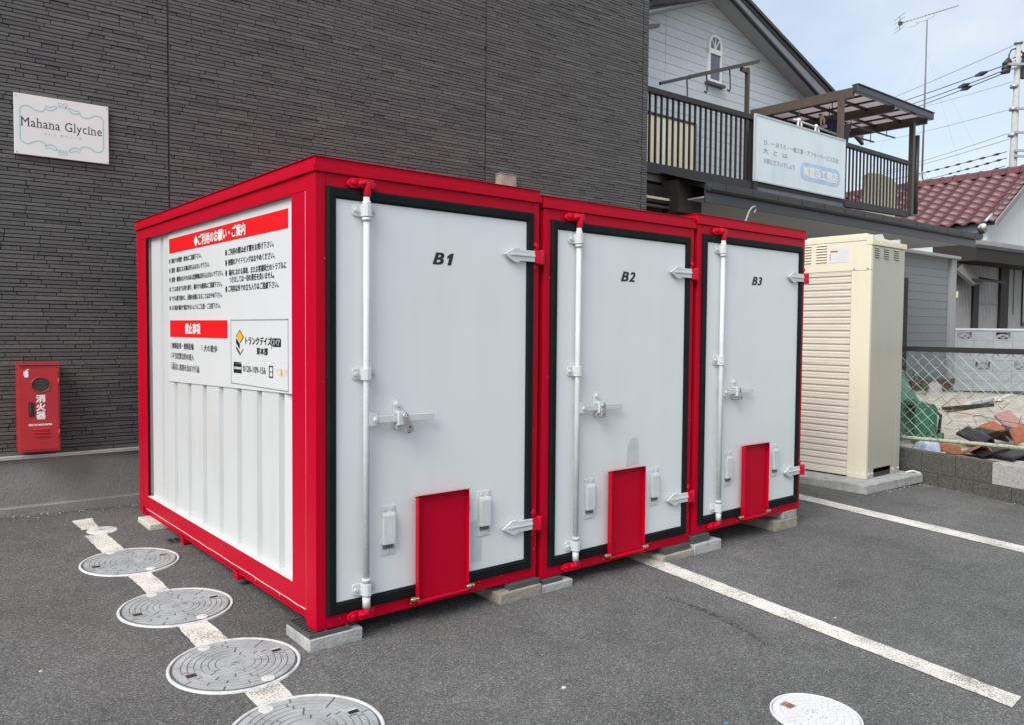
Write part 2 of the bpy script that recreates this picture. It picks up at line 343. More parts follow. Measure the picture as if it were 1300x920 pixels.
def scuff_mat():
    m, nt, b = new_mat('rubber_scuff'); L = nt.links.new
    b.inputs['Base Color'].default_value = (0.022, 0.022, 0.022, 1); b.inputs['Roughness'].default_value = 0.8
    geo = nt.nodes.new('ShaderNodeNewGeometry'); n = nt.nodes.new('ShaderNodeTexNoise'); n.inputs['Scale'].default_value = 60; n.inputs['Detail'].default_value = 5
    L(geo.outputs['Position'], n.inputs['Vector'])
    r = nt.nodes.new('ShaderNodeMapRange'); r.inputs['From Min'].default_value = 0.45; r.inputs['From Max'].default_value = 0.65; r.inputs['To Max'].default_value = 0.75
    L(n.outputs['Fac'], r.inputs['Value']); L(r.outputs['Result'], b.inputs['Alpha'])
    return m
M = dict(sidingshade=simple('shaded_siding', (0.20, 0.22, 0.225), 0.7, var=0.10, vscale=18, bump=0.35, bscale=90), lintelgrey=simple('grey_lintel', (0.30, 0.315, 0.31), 0.75, var=0.15, vscale=25, bump=0.3, bscale=60), blockgrey=simple('grey_openwork', (0.31, 0.335, 0.345), 0.8, var=0.12, vscale=9, bump=0.3, bscale=60), glintline=simple('pink_glint', (0.66, 0.40, 0.41), 0.4, var=0.3, vscale=14), scuff=scuff_mat(),
    red=grimy('red_paint', (0.48, 0.001, 0.020), (0.36, 0.008, 0.02), 0.3, 0.38, 2.0, bump=0.10, bscale=5, spec=0.10),
    white=grimy('white_paint', (0.60, 0.615, 0.615), (0.46, 0.45, 0.41), 0.35, 0.42, 2.0, bump=0.05),
    door=grimy('door_paint', (0.70, 0.74, 0.735), (0.56, 0.59, 0.58), 0.28, 0.33, 1.6, bump=0.12, bscale=2.2, lo=.46, hi=.70),
    hardware=simple('white_hardware', (0.57, 0.605, 0.605), 0.42, var=0.10, bump=0.15, bscale=60),
    redhard=simple('red_hardware', (0.57, 0.002, 0.024), 0.32, spec=0.2, var=0.1, bump=0.2, bscale=60),
    patch=simple('touch_up_paint', (0.53, 0.57, 0.57), 0.4, var=0.08, vscale=12),
    rubber=simple('black_rubber', (0.007, 0.010, 0.011), 0.55, spec=0.12, var=0.3, vscale=9, bump=0.1, bscale=20),
    black=simple('black_ink', (0.012, 0.012, 0.013), 0.5),
    steel=simple('steel', (0.55, 0.55, 0.54), 0.3, metal=0.9, var=0.1, vscale=30),
    brass=simple('brass_bolt', (0.55, 0.47, 0.30), 0.35, metal=0.85, var=0.15, vscale=40),
    darkmesh=simple('dark_gauze', (0.03, 0.03, 0.03), 0.6),
    board=simple('notice_board_white', (0.66, 0.675, 0.68), 0.35, var=0.02),
    inkred=simple('sign_red', (0.80, 0.004, 0.008), 0.4),
    inkwhite=simple('ink_white', (0.82, 0.82, 0.82), 0.5),
    inkgrey=simple('ink_grey', (0.30, 0.30, 0.30), 0.5),
    inkpale=simple('ink_pale', (0.60, 0.62, 0.62), 0.5),
    inkyellow=simple('ink_yellow', (0.75, 0.42, 0.02), 0.5),
    inkteal=simple('ink_teal', (0.36, 0.58, 0.58), 0.5, var=0.12, vscale=25),
    plaque=simple('plaque_white', (0.74, 0.74, 0.71), 0.3, var=0.03),
    stone=stone_mat(),
    joint=simple('cladding_joint', (0.016, 0.016, 0.018), 0.9),
    seam=simple('cladding_sealant', (0.028, 0.028, 0.030), 0.7),
    plinth=simple('plinth_render', (0.23, 0.227, 0.208), 0.85, var=0.18, vscale=3, bump=0.55, bscale=55),
    flash=simple('aluminium_flashing', (0.55, 0.55, 0.52), 0.45, metal=0.2, var=0.08),
    exred=simple('cabinet_red', (0.42, 0.018, 0.026), 0.38, var=0.12, vscale=9, bump=0.05),
    glassdark=simple('dark_glass', (0.045, 0.045, 0.038), 0.12, var=0.4, vscale=14),
    concrete=simple('concrete', (0.36, 0.37, 0.355), 0.9, var=0.38, vscale=11, bump=0.5, bscale=70),
    concrete2=simple('stained_concrete', (0.30, 0.275, 0.22), 0.9, var=0.4, vscale=12, bump=0.5, bscale=70),
    creamcon=simple('cream_concrete', (0.56, 0.54, 0.46), 0.9, var=0.15, vscale=9, bump=0.5, bscale=70),
    plastic=simple('grey_plastic', (0.07, 0.075, 0.075), 0.5, var=0.2),
    asphalt=asphalt_mat(), paint=roadpaint_mat(),
    cover=simple('manhole_grey', (0.34, 0.36, 0.365), 0.5, var=0.26, vscale=9, bump=0.25, bscale=120),
    coverdk=simple('manhole_groove', (0.11, 0.115, 0.115), 0.6, var=0.2, vscale=15),
    coverrim=simple('manhole_rim', (0.56, 0.57, 0.56), 0.55, var=0.28, vscale=16, bump=0.2, bscale=80),
    coverwhite=simple('white_cover', (0.64, 0.63, 0.63), 0.5, var=0.06, vscale=15, bump=0.2, bscale=90),
    rust=simple('rust', (0.20, 0.09, 0.04), 0.85, var=0.4, vscale=30),
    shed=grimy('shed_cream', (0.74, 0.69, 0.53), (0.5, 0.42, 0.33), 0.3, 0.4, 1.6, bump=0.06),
    shedshade=grimy('shed_cream_shaded', (0.42, 0.405, 0.33), (0.34, 0.33, 0.27), 0.35, 0.4, 1.6, bump=0.08, bscale=2),  # darker cream for the end face: its shade is put into the colour
    slat=simple('shutter_slat', (0.68, 0.61, 0.53), 0.42, var=0.06, vscale=4),
    block=simple('concrete_block', (0.085, 0.085, 0.074), 0.95, var=0.65, vscale=45, bump=1.0, bscale=90),
    blockpale=simple('pale_block', (0.36, 0.36, 0.345), 0.95, var=0.3, vscale=40, bump=0.7, bscale=110),
    wire=simple('green_wire', (0.40, 0.46, 0.42), 0.5, var=0.35, vscale=4),
    wirerust=simple('rusty_wire', (0.16, 0.11, 0.08), 0.8),
    railpaint=grimy('flaking_rail', (0.40, 0.42, 0.29), (0.07, 0.045, 0.03), 1.0, 0.7, 16, streak=False, bump=0.3, bscale=60),
    darkpipe=simple('dark_rail', (0.028, 0.026, 0.026), 0.6),
    yard=simple('yard_concrete', (0.40, 0.365, 0.305), 0.95, var=0.45, vscale=4.5, bump=0.7, bscale=25),
    tarp=simple('green_tarp', (0.03, 0.14, 0.08), 0.5, var=0.35, vscale=9, bump=0.3, bscale=30),
    tarppale=simple('faded_tarp', (0.13, 0.27, 0.19), 0.5, var=0.3, vscale=9, bump=0.3, bscale=30),
    terracotta=simple('terracotta', (0.30, 0.105, 0.05), 0.8, var=0.25, vscale=20),
    pinktile=simple('pink_tile', (0.30, 0.165, 0.15), 0.7, var=0.2, vscale=20),
    blacktile=simple('black_tile', (0.018, 0.016, 0.016), 0.35, var=0.3, vscale=12),
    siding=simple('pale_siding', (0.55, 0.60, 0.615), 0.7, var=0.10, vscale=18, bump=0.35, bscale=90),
    sidinggap=simple('siding_gap', (0.13, 0.14, 0.15), 0.8),
    trimpale=simple('pale_trim', (0.50, 0.54, 0.56), 0.5, var=0.1),
    brown=simple('brown_metal', (0.055, 0.042, 0.034), 0.4, var=0.12),
    tan=simple('tan_metal', (0.085, 0.060, 0.043), 0.4, var=0.1),
    darkbrown=simple('dark_brown_metal', (0.022, 0.018, 0.017), 0.5, var=0.15),
    barge=simple('grey_barge', (0.21, 0.205, 0.22), 0.6, var=0.1),
    soffit=simple('soffit', (0.40, 0.405, 0.41), 0.8, var=0.08),
    roofdark=simple('dark_roofing', (0.045, 0.045, 0.048), 0.55, var=0.25, vscale=8),
    guttermat=simple('gutter', (0.040, 0.040, 0.043), 0.35, var=0.15),
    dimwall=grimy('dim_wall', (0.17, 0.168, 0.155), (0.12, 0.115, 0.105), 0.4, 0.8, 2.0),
    creamshut=simple('cream_shutter', (0.76, 0.68, 0.47), 0.5, var=0.04),
    sheet=sheet_mat(),
    signblue=simple('faded_blue', (0.44, 0.57, 0.73), 0.5, var=0.16, vscale=7),
    signpale=grimy('faded_sign', (0.68, 0.77, 0.80), (0.52, 0.63, 0.66), 0.6, 0.45, 2.0, bump=0),
    inkfaded=simple('faded_ink', (0.33, 0.36, 0.37), 0.6),
    roomglass=simple('window_glass', (0.10, 0.13, 0.15), 0.1, var=0.2),
    framewhite=simple('window_frame', (0.78, 0.78, 0.75), 0.5),
    rooftile=simple('red_roof_tile', (0.135, 0.055, 0.060), 0.42, var=0.22, vscale=5, bump=0.15, bscale=30),
    corrug=simple('grey_corrugated', (0.34, 0.325, 0.32), 0.6, var=0.1, vscale=3),
    plaster=grimy('pale_plaster', (0.62, 0.66, 0.66), (0.48, 0.52, 0.53), 0.4, 0.8, 1.2),
    darkwood=simple('dark_wood', (0.022, 0.018, 0.016), 0.7, var=0.4, vscale=12, bump=0.3, bscale=30),
    pole=simple('concrete_pole', (0.40, 0.40, 0.39), 0.8, var=0.12),
    cable=simple('cable', (0.035, 0.036, 0.042), 0.5),
    thincable=simple('thin_cable', (0.30, 0.33, 0.37), 0.5),
    porcelain=simple('porcelain', (0.7, 0.7, 0.68), 0.2),
    alum=simple('aluminium', (0.42, 0.43, 0.46), 0.4, metal=0.5),
    mast=simple('mast_paint', (0.15, 0.15, 0.17), 0.5),
    navy=simple('navy_cloth', (0.016, 0.024, 0.055), 0.9, bump=0.3, bscale=40),
    greycloth=simple('grey_cloth', (0.10, 0.12, 0.125), 0.9, bump=0.3, bscale=40),
    tie=simple('cloth_tie', (0.62, 0.56, 0.40), 0.9),
    bluechip=simple('blue_chip', (0.05, 0.22, 0.38), 0.5),
    leaf=simple('leaf_green', (0.07, 0.11, 0.035), 0.6, var=0.4, vscale=20),
    brickbrown=simple('brown_brick', (0.12, 0.065, 0.05), 0.8, var=0.3, vscale=14, bump=0.4, bscale=60),
    bluebag=simple('pale_blue_bag', (0.42, 0.48, 0.60), 0.5, var=0.2, vscale=12),
)

# ---------------------------------------------------------------- ground and markings
def grid_sheet(name, xs, ys, hf, mat):
    mb = MB(); nx, ny = len(xs), len(ys)
    vs = [(x, y, hf(x, y)) for y in ys for x in xs]
    fs = [(j*nx+i, j*nx+i+1, (j+1)*nx+i+1, (j+1)*nx+i) for j in range(ny-1) for i in range(nx-1)]
    mb.add(vs, fs)
    return tag(mb.build(name, mat), kind='structure')
grid_sheet('parking_lot', [-300, -60, -20] + [i for i in range(-8, 11)] + [30, 100, 400], [-300, -60, -20] + [i for i in range(-9, 7)] + [30, 100, 400], gz, M['asphalt'])

def line_strip(a0, a1, b0, b1, n=None):
    """painted strip: edge a0->a1 and edge b0->b1 (ground x,y), slightly ragged"""
    L = math.hypot(a1[0]-a0[0], a1[1]-a0[1]); n = n or max(6, int(L / 0.05))
    mb = MB(); vs = []
    for i in range(n + 1):
        t = i / n
        for p, q in ((a0, a1), (b0, b1)):
            x = p[0] + (q[0]-p[0]) * t + random.uniform(-.004, .004); y = p[1] + (q[1]-p[1]) * t + random.uniform(-.004, .004)
            vs.append((x, y, gz(x, y) + 0.004))
    mb.add(vs, [(2*i, 2*i+1, 2*i+3, 2*i+2) for i in range(n)])
    return tag(mb.build('parking_line', M['paint'], fix=False), kind='structure')
for a0, a1, b0, b1 in (((-.474, 3.10), (-.467, 2.79), (-.332, 3.12), (-.355, 2.80)), ((-.483, 2.63), (-.470, 1.95), (-.346, 2.60), (-.335, 2.00)),
                       ((-.462, 1.75), (-.440, 1.02), (-.330, 1.75), (-.322, 1.02)), ((-.455, .80), (-.458, .15), (-.310, .80), (-.298, .15)),
                       ((-.445, -.10), (-.444, -.55), (-.285, -.10), (-.297, -.55)),
                       ((2.51, 1.35), (2.175, -2.28), (2.68, 1.35), (2.320, -2.265)), ((5.36, 2.2), (4.80, -4.0), (5.56, 2.2), (5.005, -4.0))):
    line_strip(a0, a1, b0, b1)

# manhole covers
def arc_wedge(mb, r0, r1, a0, a1, z0, z1):
    n = max(2, int((a1 - a0) / 0.12)); po = [(r1 * math.cos(a0 + (a1-a0)*i/n), r1 * math.sin(a0 + (a1-a0)*i/n)) for i in range(n+1)]
    pi_ = [(r0 * math.cos(a0 + (a1-a0)*i/n), r0 * math.sin(a0 + (a1-a0)*i/n)) for i in range(n, -1, -1)]
    mb.prism(po + pi_, z0, z1, 'z')
def ground_tilt(): return Euler((math.atan(0.028), math.atan(0.011), 0))
def manhole(label, x, y, r, white=False, group=None):
    t = thing('manhole_cover', label, 'manhole cover', (x, y, gz(x, y)), 0, group); t.rotation_euler = ground_tilt()
    k = r / 0.29
    mb = MB(); mb.lathe([(.29*k, -.02), (.29*k, .006), (.287*k, .009), (.277*k, .009), (.275*k, .004), (.275*k, -.02)], n=56)
    mb.build('rim', M['coverwhite'] if white else M['coverrim'], t)
    mb = MB(); mb.lathe([(.271*k, -.02), (.271*k, .0055), (.267*k, .0065), (0.0005, .0065)], n=56, smooth=False)
    pl = mb.build('cover_plate', M['inkpale'] if white else M['coverdk'], t)
    if white:
        mb = MB(); rings = [(.262, .225, 36), (.220, .180, 30), (.175, .135, 22), (.130, .09, 16)]
    else:
        mb = MB(); rings = [(.264, .233, 9), (.229, .206, 8), (.202, .178, 9), (.174, .148, 7), (.144, .118, 8), (.114, .088, 5)]
    for q, (ro, ri, n) in enumerate(rings):
        for i in range(n):
            g = .05 if not white else .03
            a = 2*math.pi*i/n + q * .7
            am = a + math.pi / n
            skip = False
            if not white:
                for sa, sr in ((.22, .196), (.22 + math.pi, .196)):
                    pass
            arc_wedge(mb, ri*k, ro*k, a + .014*.29/ro, a + 2*math.pi/n - .014*.29/ro, .006, .0095)
    arc_wedge(mb, .001, (.084 if not white else .05)*k, 0, 2*math.pi - 1e-3, .006, .0095)
    mb.build('raised_pattern', M['coverwhite'] if white else M['cover'], t)
    mb = MB()
    for i in range(26):                                  # worn cast marks on the hub
        a = random.uniform(0, 6.3); rr = random.uniform(.0, .065)*k; x0, y0 = rr*math.cos(a), rr*math.sin(a)
        mb.box(x0 - .009*k, x0 + .009*k, y0 - .003, y0 + .003, .0095, .012)
    mb.build('cast_mark', M['coverwhite'] if white else M['cover'], t)
    if not white:
        for sx in (-1, 1):
            ca, sa = math.cos(.12), math.sin(.12); cx, cy = sx*.205*k*ca, sx*.205*k*sa
            mb = MB(); mb.mat(0).box(cx-.030, cx+.030, cy-.024, cy+.024, .0095, .0112); mb.mat(1).box(cx-.022, cx+.022, cy-.018, cy+.006, .0112, .0122)
            mb.mat(2).box(cx-.022, cx+.022, cy+.006, cy+.018, .0112, .0126)
            mb.build('lift_socket', [M['cover'], M['black'], M['coverrim'] if sx > 0 else M['rust']], t)
            mb = MB(); cx, cy = -sx*.06*k, sx*.235*k
            mb.lathe([(.030*k, .009), (.030*k, .012), (.026*k, .0135), (.0005, .0138)], c=(cx, cy, 0), n=20); mb.build('cap', M['coverrim'], t)
    else:
        mb = MB(); mb.mat(0).box(-.055, -.010, .085, .135, .0095, .011); mb.mat(1).box(-.048, -.012, .090, .112, .011, .012)
        mb.build('lift_socket', [M['pinktile'], M['rust']], t)
    return t
GM = 'grey manhole covers in a row over the painted line'
manhole('large grey manhole cover with rust stains on its face, beside the front corner block', -.376, .045, .29, group=GM)
manhole('large grey manhole cover halfway down the painted line, between two others', -.375, .912, .29, group=GM)
manhole('large grey manhole cover nearest the dark wall, on the painted line', -.373, 1.86, .288, group=GM)
manhole('large grey manhole cover farthest from the wall, cut off by the bottom of the picture', -.37, -.69, .30, group=GM)
manhole('white round manhole cover on open asphalt beside the long parking line', 1.395, -1.80, .185, True)
t = thing('inspection_cap', 'small plain grey inspection cap on the line near the dark wall', 'drain cap', (-.35, 2.715, gz(-.35, 2.715))); t.rotation_euler = ground_tilt()
mb = MB(); mb.lathe([(.10, -.02), (.10, .006), (.094, .008), (.0005, .0085)], n=36); mb.build('cap_disc', M['coverrim'], t)
mb = MB(); mb.box(-.02, .02, -.006, .006, .0085, .0125); mb.build('grip', M['cover'], t)
t = thing('drain_grate', 'small dark drain with a pale edge under the side of the red container', 'drain', (.07, 2.19, gz(.07, 2.19)))
mb = MB(); mb.box(-.13, .10, -.07, .07, -.03, .004); mb.mat(1).box(.10, .125, -.07, .07, -.03, .006); mb.build('grate_frame', [M['plastic'], M['creamcon']], t)
mb = MB()
for i in range(5): mb.box(-.11 + i*.04, -.09 + i*.04, -.05, .05, .004, .007)
mb.build('grate_bar', M['black'], t)
tag(MB().prism([(-.012, -.007), (.010, -.009), (.013, .006), (-.006, .01)], .0, .006, 'z').build('paint_chip', M['bluechip']), 'tiny blue chip lying on the open asphalt', 'chip').location = (1.02, -1.62, gz(1.02, -1.62))
rnd = random.Random(3)
for i, (u, v, mt, lb) in enumerate(((86, 711, 'plastic', 'dark pebble on the asphalt left of the first large manhole cover'), (52, 852, 'creamcon', 'pale pebble on the asphalt well left of the manhole covers'),
        (973, 817, 'plastic', 'dark pebble at the end of the tyre mark'), (1060, 784, 'creamcon', 'pale pebble just beyond the long parking line'),
        (1248, 724, 'plastic', 'dark pebble near the parking line beside the shed'), (716, 873, 'creamcon', 'pale pebble on the asphalt in front of the middle container'))):
    p = plane_pt(u, v, (.011, -.028, 1), -.08); s = rnd.uniform(.006, .010)
    o = MB().lathe([(0.0005, 0), (s, .002), (s*.8, s*.7), (.0005, s)], n=7, smooth=False).build('pebble', M[mt])
    o.location = p; o.rotation_euler = (0, 0, rnd.uniform(0, 6)); o.scale = (1.3, .9, 1); tag(o, lb, 'pebble')
def tyre_mark(pix_pts, w):
    P = []
    for u, v in pix_pts: p = plane_pt(u, v, (.011, -.028, 1), -.08); P.append(Vector((p.x, p.y, 0)))
    vs = []; n = len(P)
    for i, p in enumerate(P):
        tdir = (P[min(i+1, n-1)] - P[max(i-1, 0)]).normalized(); q = Vector((-tdir.y, tdir.x, 0)) * w * (.25 + .75*math.sin(math.pi*(i+.3)/(n-.4)))
        for sg in (-1, 1): x, y = p.x + q.x*sg, p.y + q.y*sg; vs.append((x, y, gz(x, y) + .003))
    mb = MB(); mb.add(vs, [(2*i, 2*i+1, 2*i+3, 2*i+2) for i in range(n-1)]); return tag(mb.build('tyre_mark', M['scuff'], fix=False), kind='structure')
gr = random.Random(12); mb = MB()
for _ in range(420):
    if gr.random() < .6: x = gr.uniform(-2.2, .05); y = 3.45 + x*-.047 - .03 - abs(gr.gauss(0, .06))
    elif gr.random() < .5: k_ = gr.uniform(-.2, 1.6); x = 7.2 - .236*k_ - .03 - abs(gr.gauss(0, .06)); y = .24 - .972*k_
    else: x = gr.uniform(6.0, 7.1); y = .24 - abs(gr.gauss(0, .05))
    r_ = gr.uniform(.003, .009); z = gz(x, y) + r_*.4; mb.mat(gr.choice((0, 1, 1, 2)))
    mb.add([(x-r_, y, z), (x+r_, y, z), (x, y-r_, z), (x, y+r_, z), (x, y, z+r_*.7), (x, y, z-r_)], [(0,2,4), (2,1,4), (1,3,4), (3,0,4)])
tag(mb.build('grit', [M['creamcon'], M['plastic'], M['rust']]), 'grit and crumbs of stone gathered along the foot of the walls', 'grit', kind='stuff')
tyre_mark([(845, 758), (872, 766), (900, 777), (925, 789), (950, 803), (975, 820)], .022)
t = thing('wheel_stop', 'pale concrete wheel stop at the end of the long parking line', 'wheel stop', (2.39, -2.36, gz(2.39, -2.36)), math.radians(-5))
mb = MB(); mb.prism([(-.045, 0), (.075, 0), (.055, .10), (-.025, .10)], -.6, .03, 'y'); mb.build('stop_body', M['creamcon'], t, bevel=.008)

# ---------------------------------------------------------------- storage containers
W, D, HB = 1.411, 3.107, 2.2
def pan_frame(mb, x0, x1, z0, z1, ix0, ix1, iz0, iz1, y0, y1):
    """mitred picture frame between an outer and an inner rectangle"""
    o = [(x0, z0), (x1, z0), (x1, z1), (x0, z1)]; i = [(ix0, iz0), (ix1, iz0), (ix1, iz1), (ix0, iz1)]
    for k in range(4):
        a, b, c, d = o[k], o[(k+1) % 4], i[(k+1) % 4], i[k]
        mid = lambda p, q: (p[0]*.5+q[0]*.5, p[1]*.5+q[1]*.5)
        m0, m1 = mid(a, d), mid(b, c)
        h = y0 - .010
        A, B, Cc, Dd = [(p[0], y0, p[1]) for p in (a, b, c, d)]
        n0, n1 = (m0[0], h, m0[1]), (m1[0], h, m1[1])
        q0 = ((a[0]*.8+d[0]*.2), h, (a[1]*.8+d[1]*.2)); q1 = ((b[0]*.8+c[0]*.2), h, (b[1]*.8+c[1]*.2))
        r0 = ((a[0]*.2+d[0]*.8), h, (a[1]*.2+d[1]*.8)); r1 = ((b[0]*.2+c[0]*.8), h, (b[1]*.2+c[1]*.8))
        mb.face([A, B, q1, q0]); mb.face([q0, q1, r1, r0]); mb.face([r0, r1, Cc, Dd])
        Ab, Bb, Cb, Db = [(p[0], y1, p[1]) for p in (a, b, c, d)]
        mb.face([A, Ab, Bb, B]); mb.face([Dd, Cc, Cb, Db])

def corrugated(mb, y0, y1, z0, z1, x_crest, x_valley, pitch=.30, start=.491):
    """vertical ribs: broad crests with narrow valleys, facing -x"""
    prof = [(y0, x_valley)]
    k = math.floor((y0 - start) / pitch)
    y = start + k * pitch
    while y < y1 + pitch:
        for dy, x in ((-.050, x_crest), (-.036, x_valley), (.012, x_valley), (.026, x_crest)):
            yy = y + dy
            if y0 < yy < y1: prof.append((yy, x))
        y += pitch
    prof.append((y1, prof[-1][1]))
    vs = [(x, yy, z) for yy, x in prof for z in (z0, z1)]
    mb.add(vs, [(2*i, 2*i+2, 2*i+3, 2*i+1) for i in range(len(prof)-1)])
    return prof

def make_container():
    t = thing('storage_container', 'red framed storage container lettered B1, with the notice board on its side', 'storage container', (0, 0, 0), 0, 'red and white storage containers')
    # frame
    mb = MB()
    mb.box(0, .054, 0, .109, 0, 2.198); mb.box(1.362, W, 0, .109, 0, 2.198)          # front posts
    mb.box(0, .05, D-.10, D, 0.03, 2.198); mb.box(W-.05, W, D-.10, D, 0.03, 2.198)     # rear posts
    mb.box(.054, 1.362, .002, .09, 2.135, 2.198); mb.box(.054, 1.362, .002, .09, 0, .065)
    for s in (0, 1):
        f = (lambda x: x) if s == 0 else (lambda x: W - x)
        mb.box(f(.003), f(.05), .109, .276, .077, 2.122)                            # wide side strips beside the posts
        mb.box(f(.003), f(.009), 2.875, D-.10, .077, 2.122)
        mb.box(f(.002), f(.06), .109, D-.10, 2.122, 2.198)                        # top side rails
        mb.box(f(.001), f(.06), .109, D-.10, .077, .176)                         # bottom side rails
        mb.box(f(.016), f(.06), .109, D-.10, .036, .077)                         # lower lip
        mb.box(f(.008), f(.07), .109, D-.10, .030, .036)
        for yy in (1.07, 2.07, D-.16): mb.box(f(.004), f(.05), yy-.03, yy+.03, -.012, .036)
    mb.box(.06, W-.06, .09, D-.10, .05, .12)
    mb.box(.05, W-.05, D-.06, D-.01, .1, 2.198)
    mb.build('frame', M['red'], t, bevel=.004)
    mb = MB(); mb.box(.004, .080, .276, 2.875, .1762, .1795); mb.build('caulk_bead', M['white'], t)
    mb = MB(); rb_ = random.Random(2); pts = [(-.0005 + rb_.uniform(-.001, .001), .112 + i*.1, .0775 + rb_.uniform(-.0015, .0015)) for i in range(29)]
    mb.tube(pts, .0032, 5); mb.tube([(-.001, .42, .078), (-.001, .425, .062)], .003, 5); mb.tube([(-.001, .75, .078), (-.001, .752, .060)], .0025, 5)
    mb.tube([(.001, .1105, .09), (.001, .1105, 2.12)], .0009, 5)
    mb.build('glint_bead', M['glintline'], t)  # pinkish bead: sky glint along rail lip and post seam put into its colour
    rs = random.Random(31); mb = MB()
    def speck(x, z, y=-.0006):
        n = 5; r = rs.uniform(.0012, .0040); mb.mat(rs.choice((0, 0, 1))); mb.face([(x + r*rs.uniform(.6, 1.3)*math.cos(6.283*k/n), y, z + r*rs.uniform(.6, 1.3)*math.sin(6.283*k/n)) for k in range(n)])
    for _ in range(9): speck(rs.uniform(.06, 1.36), rs.uniform(.006, .058), .0012)
    for _ in range(6): speck(rs.choice((rs.uniform(.006, .048), rs.uniform(1.366, 1.404))), rs.uniform(.1, 2.1))
    mb.build('paint_chip', [M['patch'], M['rust']], t)
    # roof cap with a folded step
    mb = MB(); e = .012
    mb.box(-e, W+e, -e, D+e, 2.2, 2.236); mb.box(-e+.009, W+e-.009, -e+.009, D+e-.009, 2.236, 2.268)
    mb.box(-e+.002, W+e-.002, -e+.002, D+e-.002, 2.268, 2.272)
    mb.build('roof', M['red'], t, bevel=.003)
    # side walls
    for s in (0, 1):
        mb = MB(); pr = corrugated(mb, .262, 3.0, .15, 2.15, .037, .082)
        if s:
            mb.v = [(W - x, y, z) for x, y, z in mb.v]
        mb.build('side_wall', M['white'], t, fix=False)
    # door
    d = MB(); d.box(.10, 1.312, -.006, .05, .12, 2.085)
    door = d.build('door', M['door'], t, bevel=.003)
    mb = MB(); pan_frame(mb, .053, 1.363, .063, 2.137, .103, 1.308, .123, 2.081, -.010, .03); mb.build('gasket', M['rubber'], door, fix=True)
    mb = MB(); text_fit(mb, 'B1', (.664, -.0072, 1.802), (1, 0, 0), (0, 0, 1), .124, .060, bold=.028, shear=.28); lt = mb.build('lettering', M['black'], door)
    # lock rod with its brackets
    mb = MB(); mb.tube([(.273, -.036, .075), (.273, -.036, .13)], .020, 12); mb.tube([(.273, -.036, .12), (.273, -.036, 2.10)], .0162, 14)
    mb.tube([(.273, -.036, 1.985), (.273, -.036, 2.0)], .023, 14); mb.tube([(.273, -.036, .205), (.273, -.036, .222)], .023, 14); mb.tube([(.273, -.036, 2.06), (.273, -.036, 2.08)], .021, 14)
    mb.build('lock_rod', M['hardware'], door)
    for z in (2.035, 1.24, .166):
        mb = MB()
        mb.prism([(.247, -.036), (.252, -.052), (.264, -.061), (.282, -.061), (.294, -.052), (.299, -.036), (.299, -.007), (.247, -.007)], z-.030, z+.030, 'z')
        mb.prism([(.205, z-.016), (.212, z-.027), (.25, z-.030), (.25, z+.030), (.212, z+.027), (.205, z+.016)], -.016, -.007, 'y')
        mb.prism([(.334, z-.014), (.326, z-.022), (.296, z-.028), (.296, z+.028), (.326, z+.022), (.334, z+.014)], -.014, -.007, 'y')
        for xx in (.222, .318): mb.tube([(xx, -.008, z), (xx, -.027, z)], .011 if xx < .3 else .008, 8, smooth=False)
        mb.build('rod_bracket', M['hardware'], door, bevel=.002)
    # handle and hasp
    mb = MB(); mb.prism([(.285, .978), (.318, .978), (.336, .990), (.336, 1.028), (.322, 1.040), (.285, 1.048)], -.052, -.030, 'y')
    mb.prism([(.325, .990), (.672, .985), (.676, .992), (.676, 1.018), (.670, 1.023), (.325, 1.026)], -.046, -.034, 'y')
    mb.tube([(.318, -.05, 1.008), (.318, -.062, 1.008)], .011, 8)
    mb.build('handle', M['hardware'], door, bevel=.0025)
    mb = MB(); mb.prism([(.436, 1.075), (.455, 1.10), (.474, 1.08), (.474, 1.035), (.486, 1.005), (.478, .965), (.455, .948), (.434, .960), (.430, 1.0), (.436, 1.035)], -.020, -.007, 'y')
    mb.box(.440, .470, -.064, -.047, .975, 1.045); mb.box(.440, .470, -.047, -.018, 1.030, 1.045); mb.box(.440, .470, -.047, -.018, .970, .980)
    mb.tube([(.455, -.018, 1.078), (.455, -.034, 1.078)], .013, 8); mb.tube([(.453, -.018, .962), (.453, -.034, .962)], .013, 8)
    mb.tube([(.448, -.018, .985), (.448, -.05, .985)], .007, 6)
    mb.build('hasp', M['hardware'], door, bevel=.002)
    # hinges
    for z in (1.884, .326):
        mb = MB(); mb.prism([(1.152, z), (1.225, z-.040), (1.255, z-.043), (1.272, z-.032), (1.378, z-.032), (1.378, z+.032), (1.272, z+.032), (1.255, z+.043), (1.225, z+.040)], -.030, -.014, 'y')
        mb.prism([(1.180, -.030), (1.21, -.036), (1.378, -.036), (1.378, -.030)], z-.004, z+.008, 'z')
        mb.box(1.2, 1.30, -.014, -.006, z-.02, z+.02)
        mb.build('hinge_strap', M['hardware'], door, bevel=.0025)
        mb = MB(); mb.box(1.378, 1.428, -.034, -.012, z-.040, z+.034); mb.tube([(1.432, -.020, z-.044), (1.432, -.020, z+.040)], .019, 10)
        mb.box(1.372, 1.405, -.012, .004, z+.034, z+.085); mb.tube([(1.388, -.012, z+.066), (1.388, -.026, z+.066)], .015, 8)
        mb.box(1.372, 1.400, -.010, .004, z-.075, z-.04)
        mb.build('hinge_knuckle', M['redhard'], t, bevel=.003)
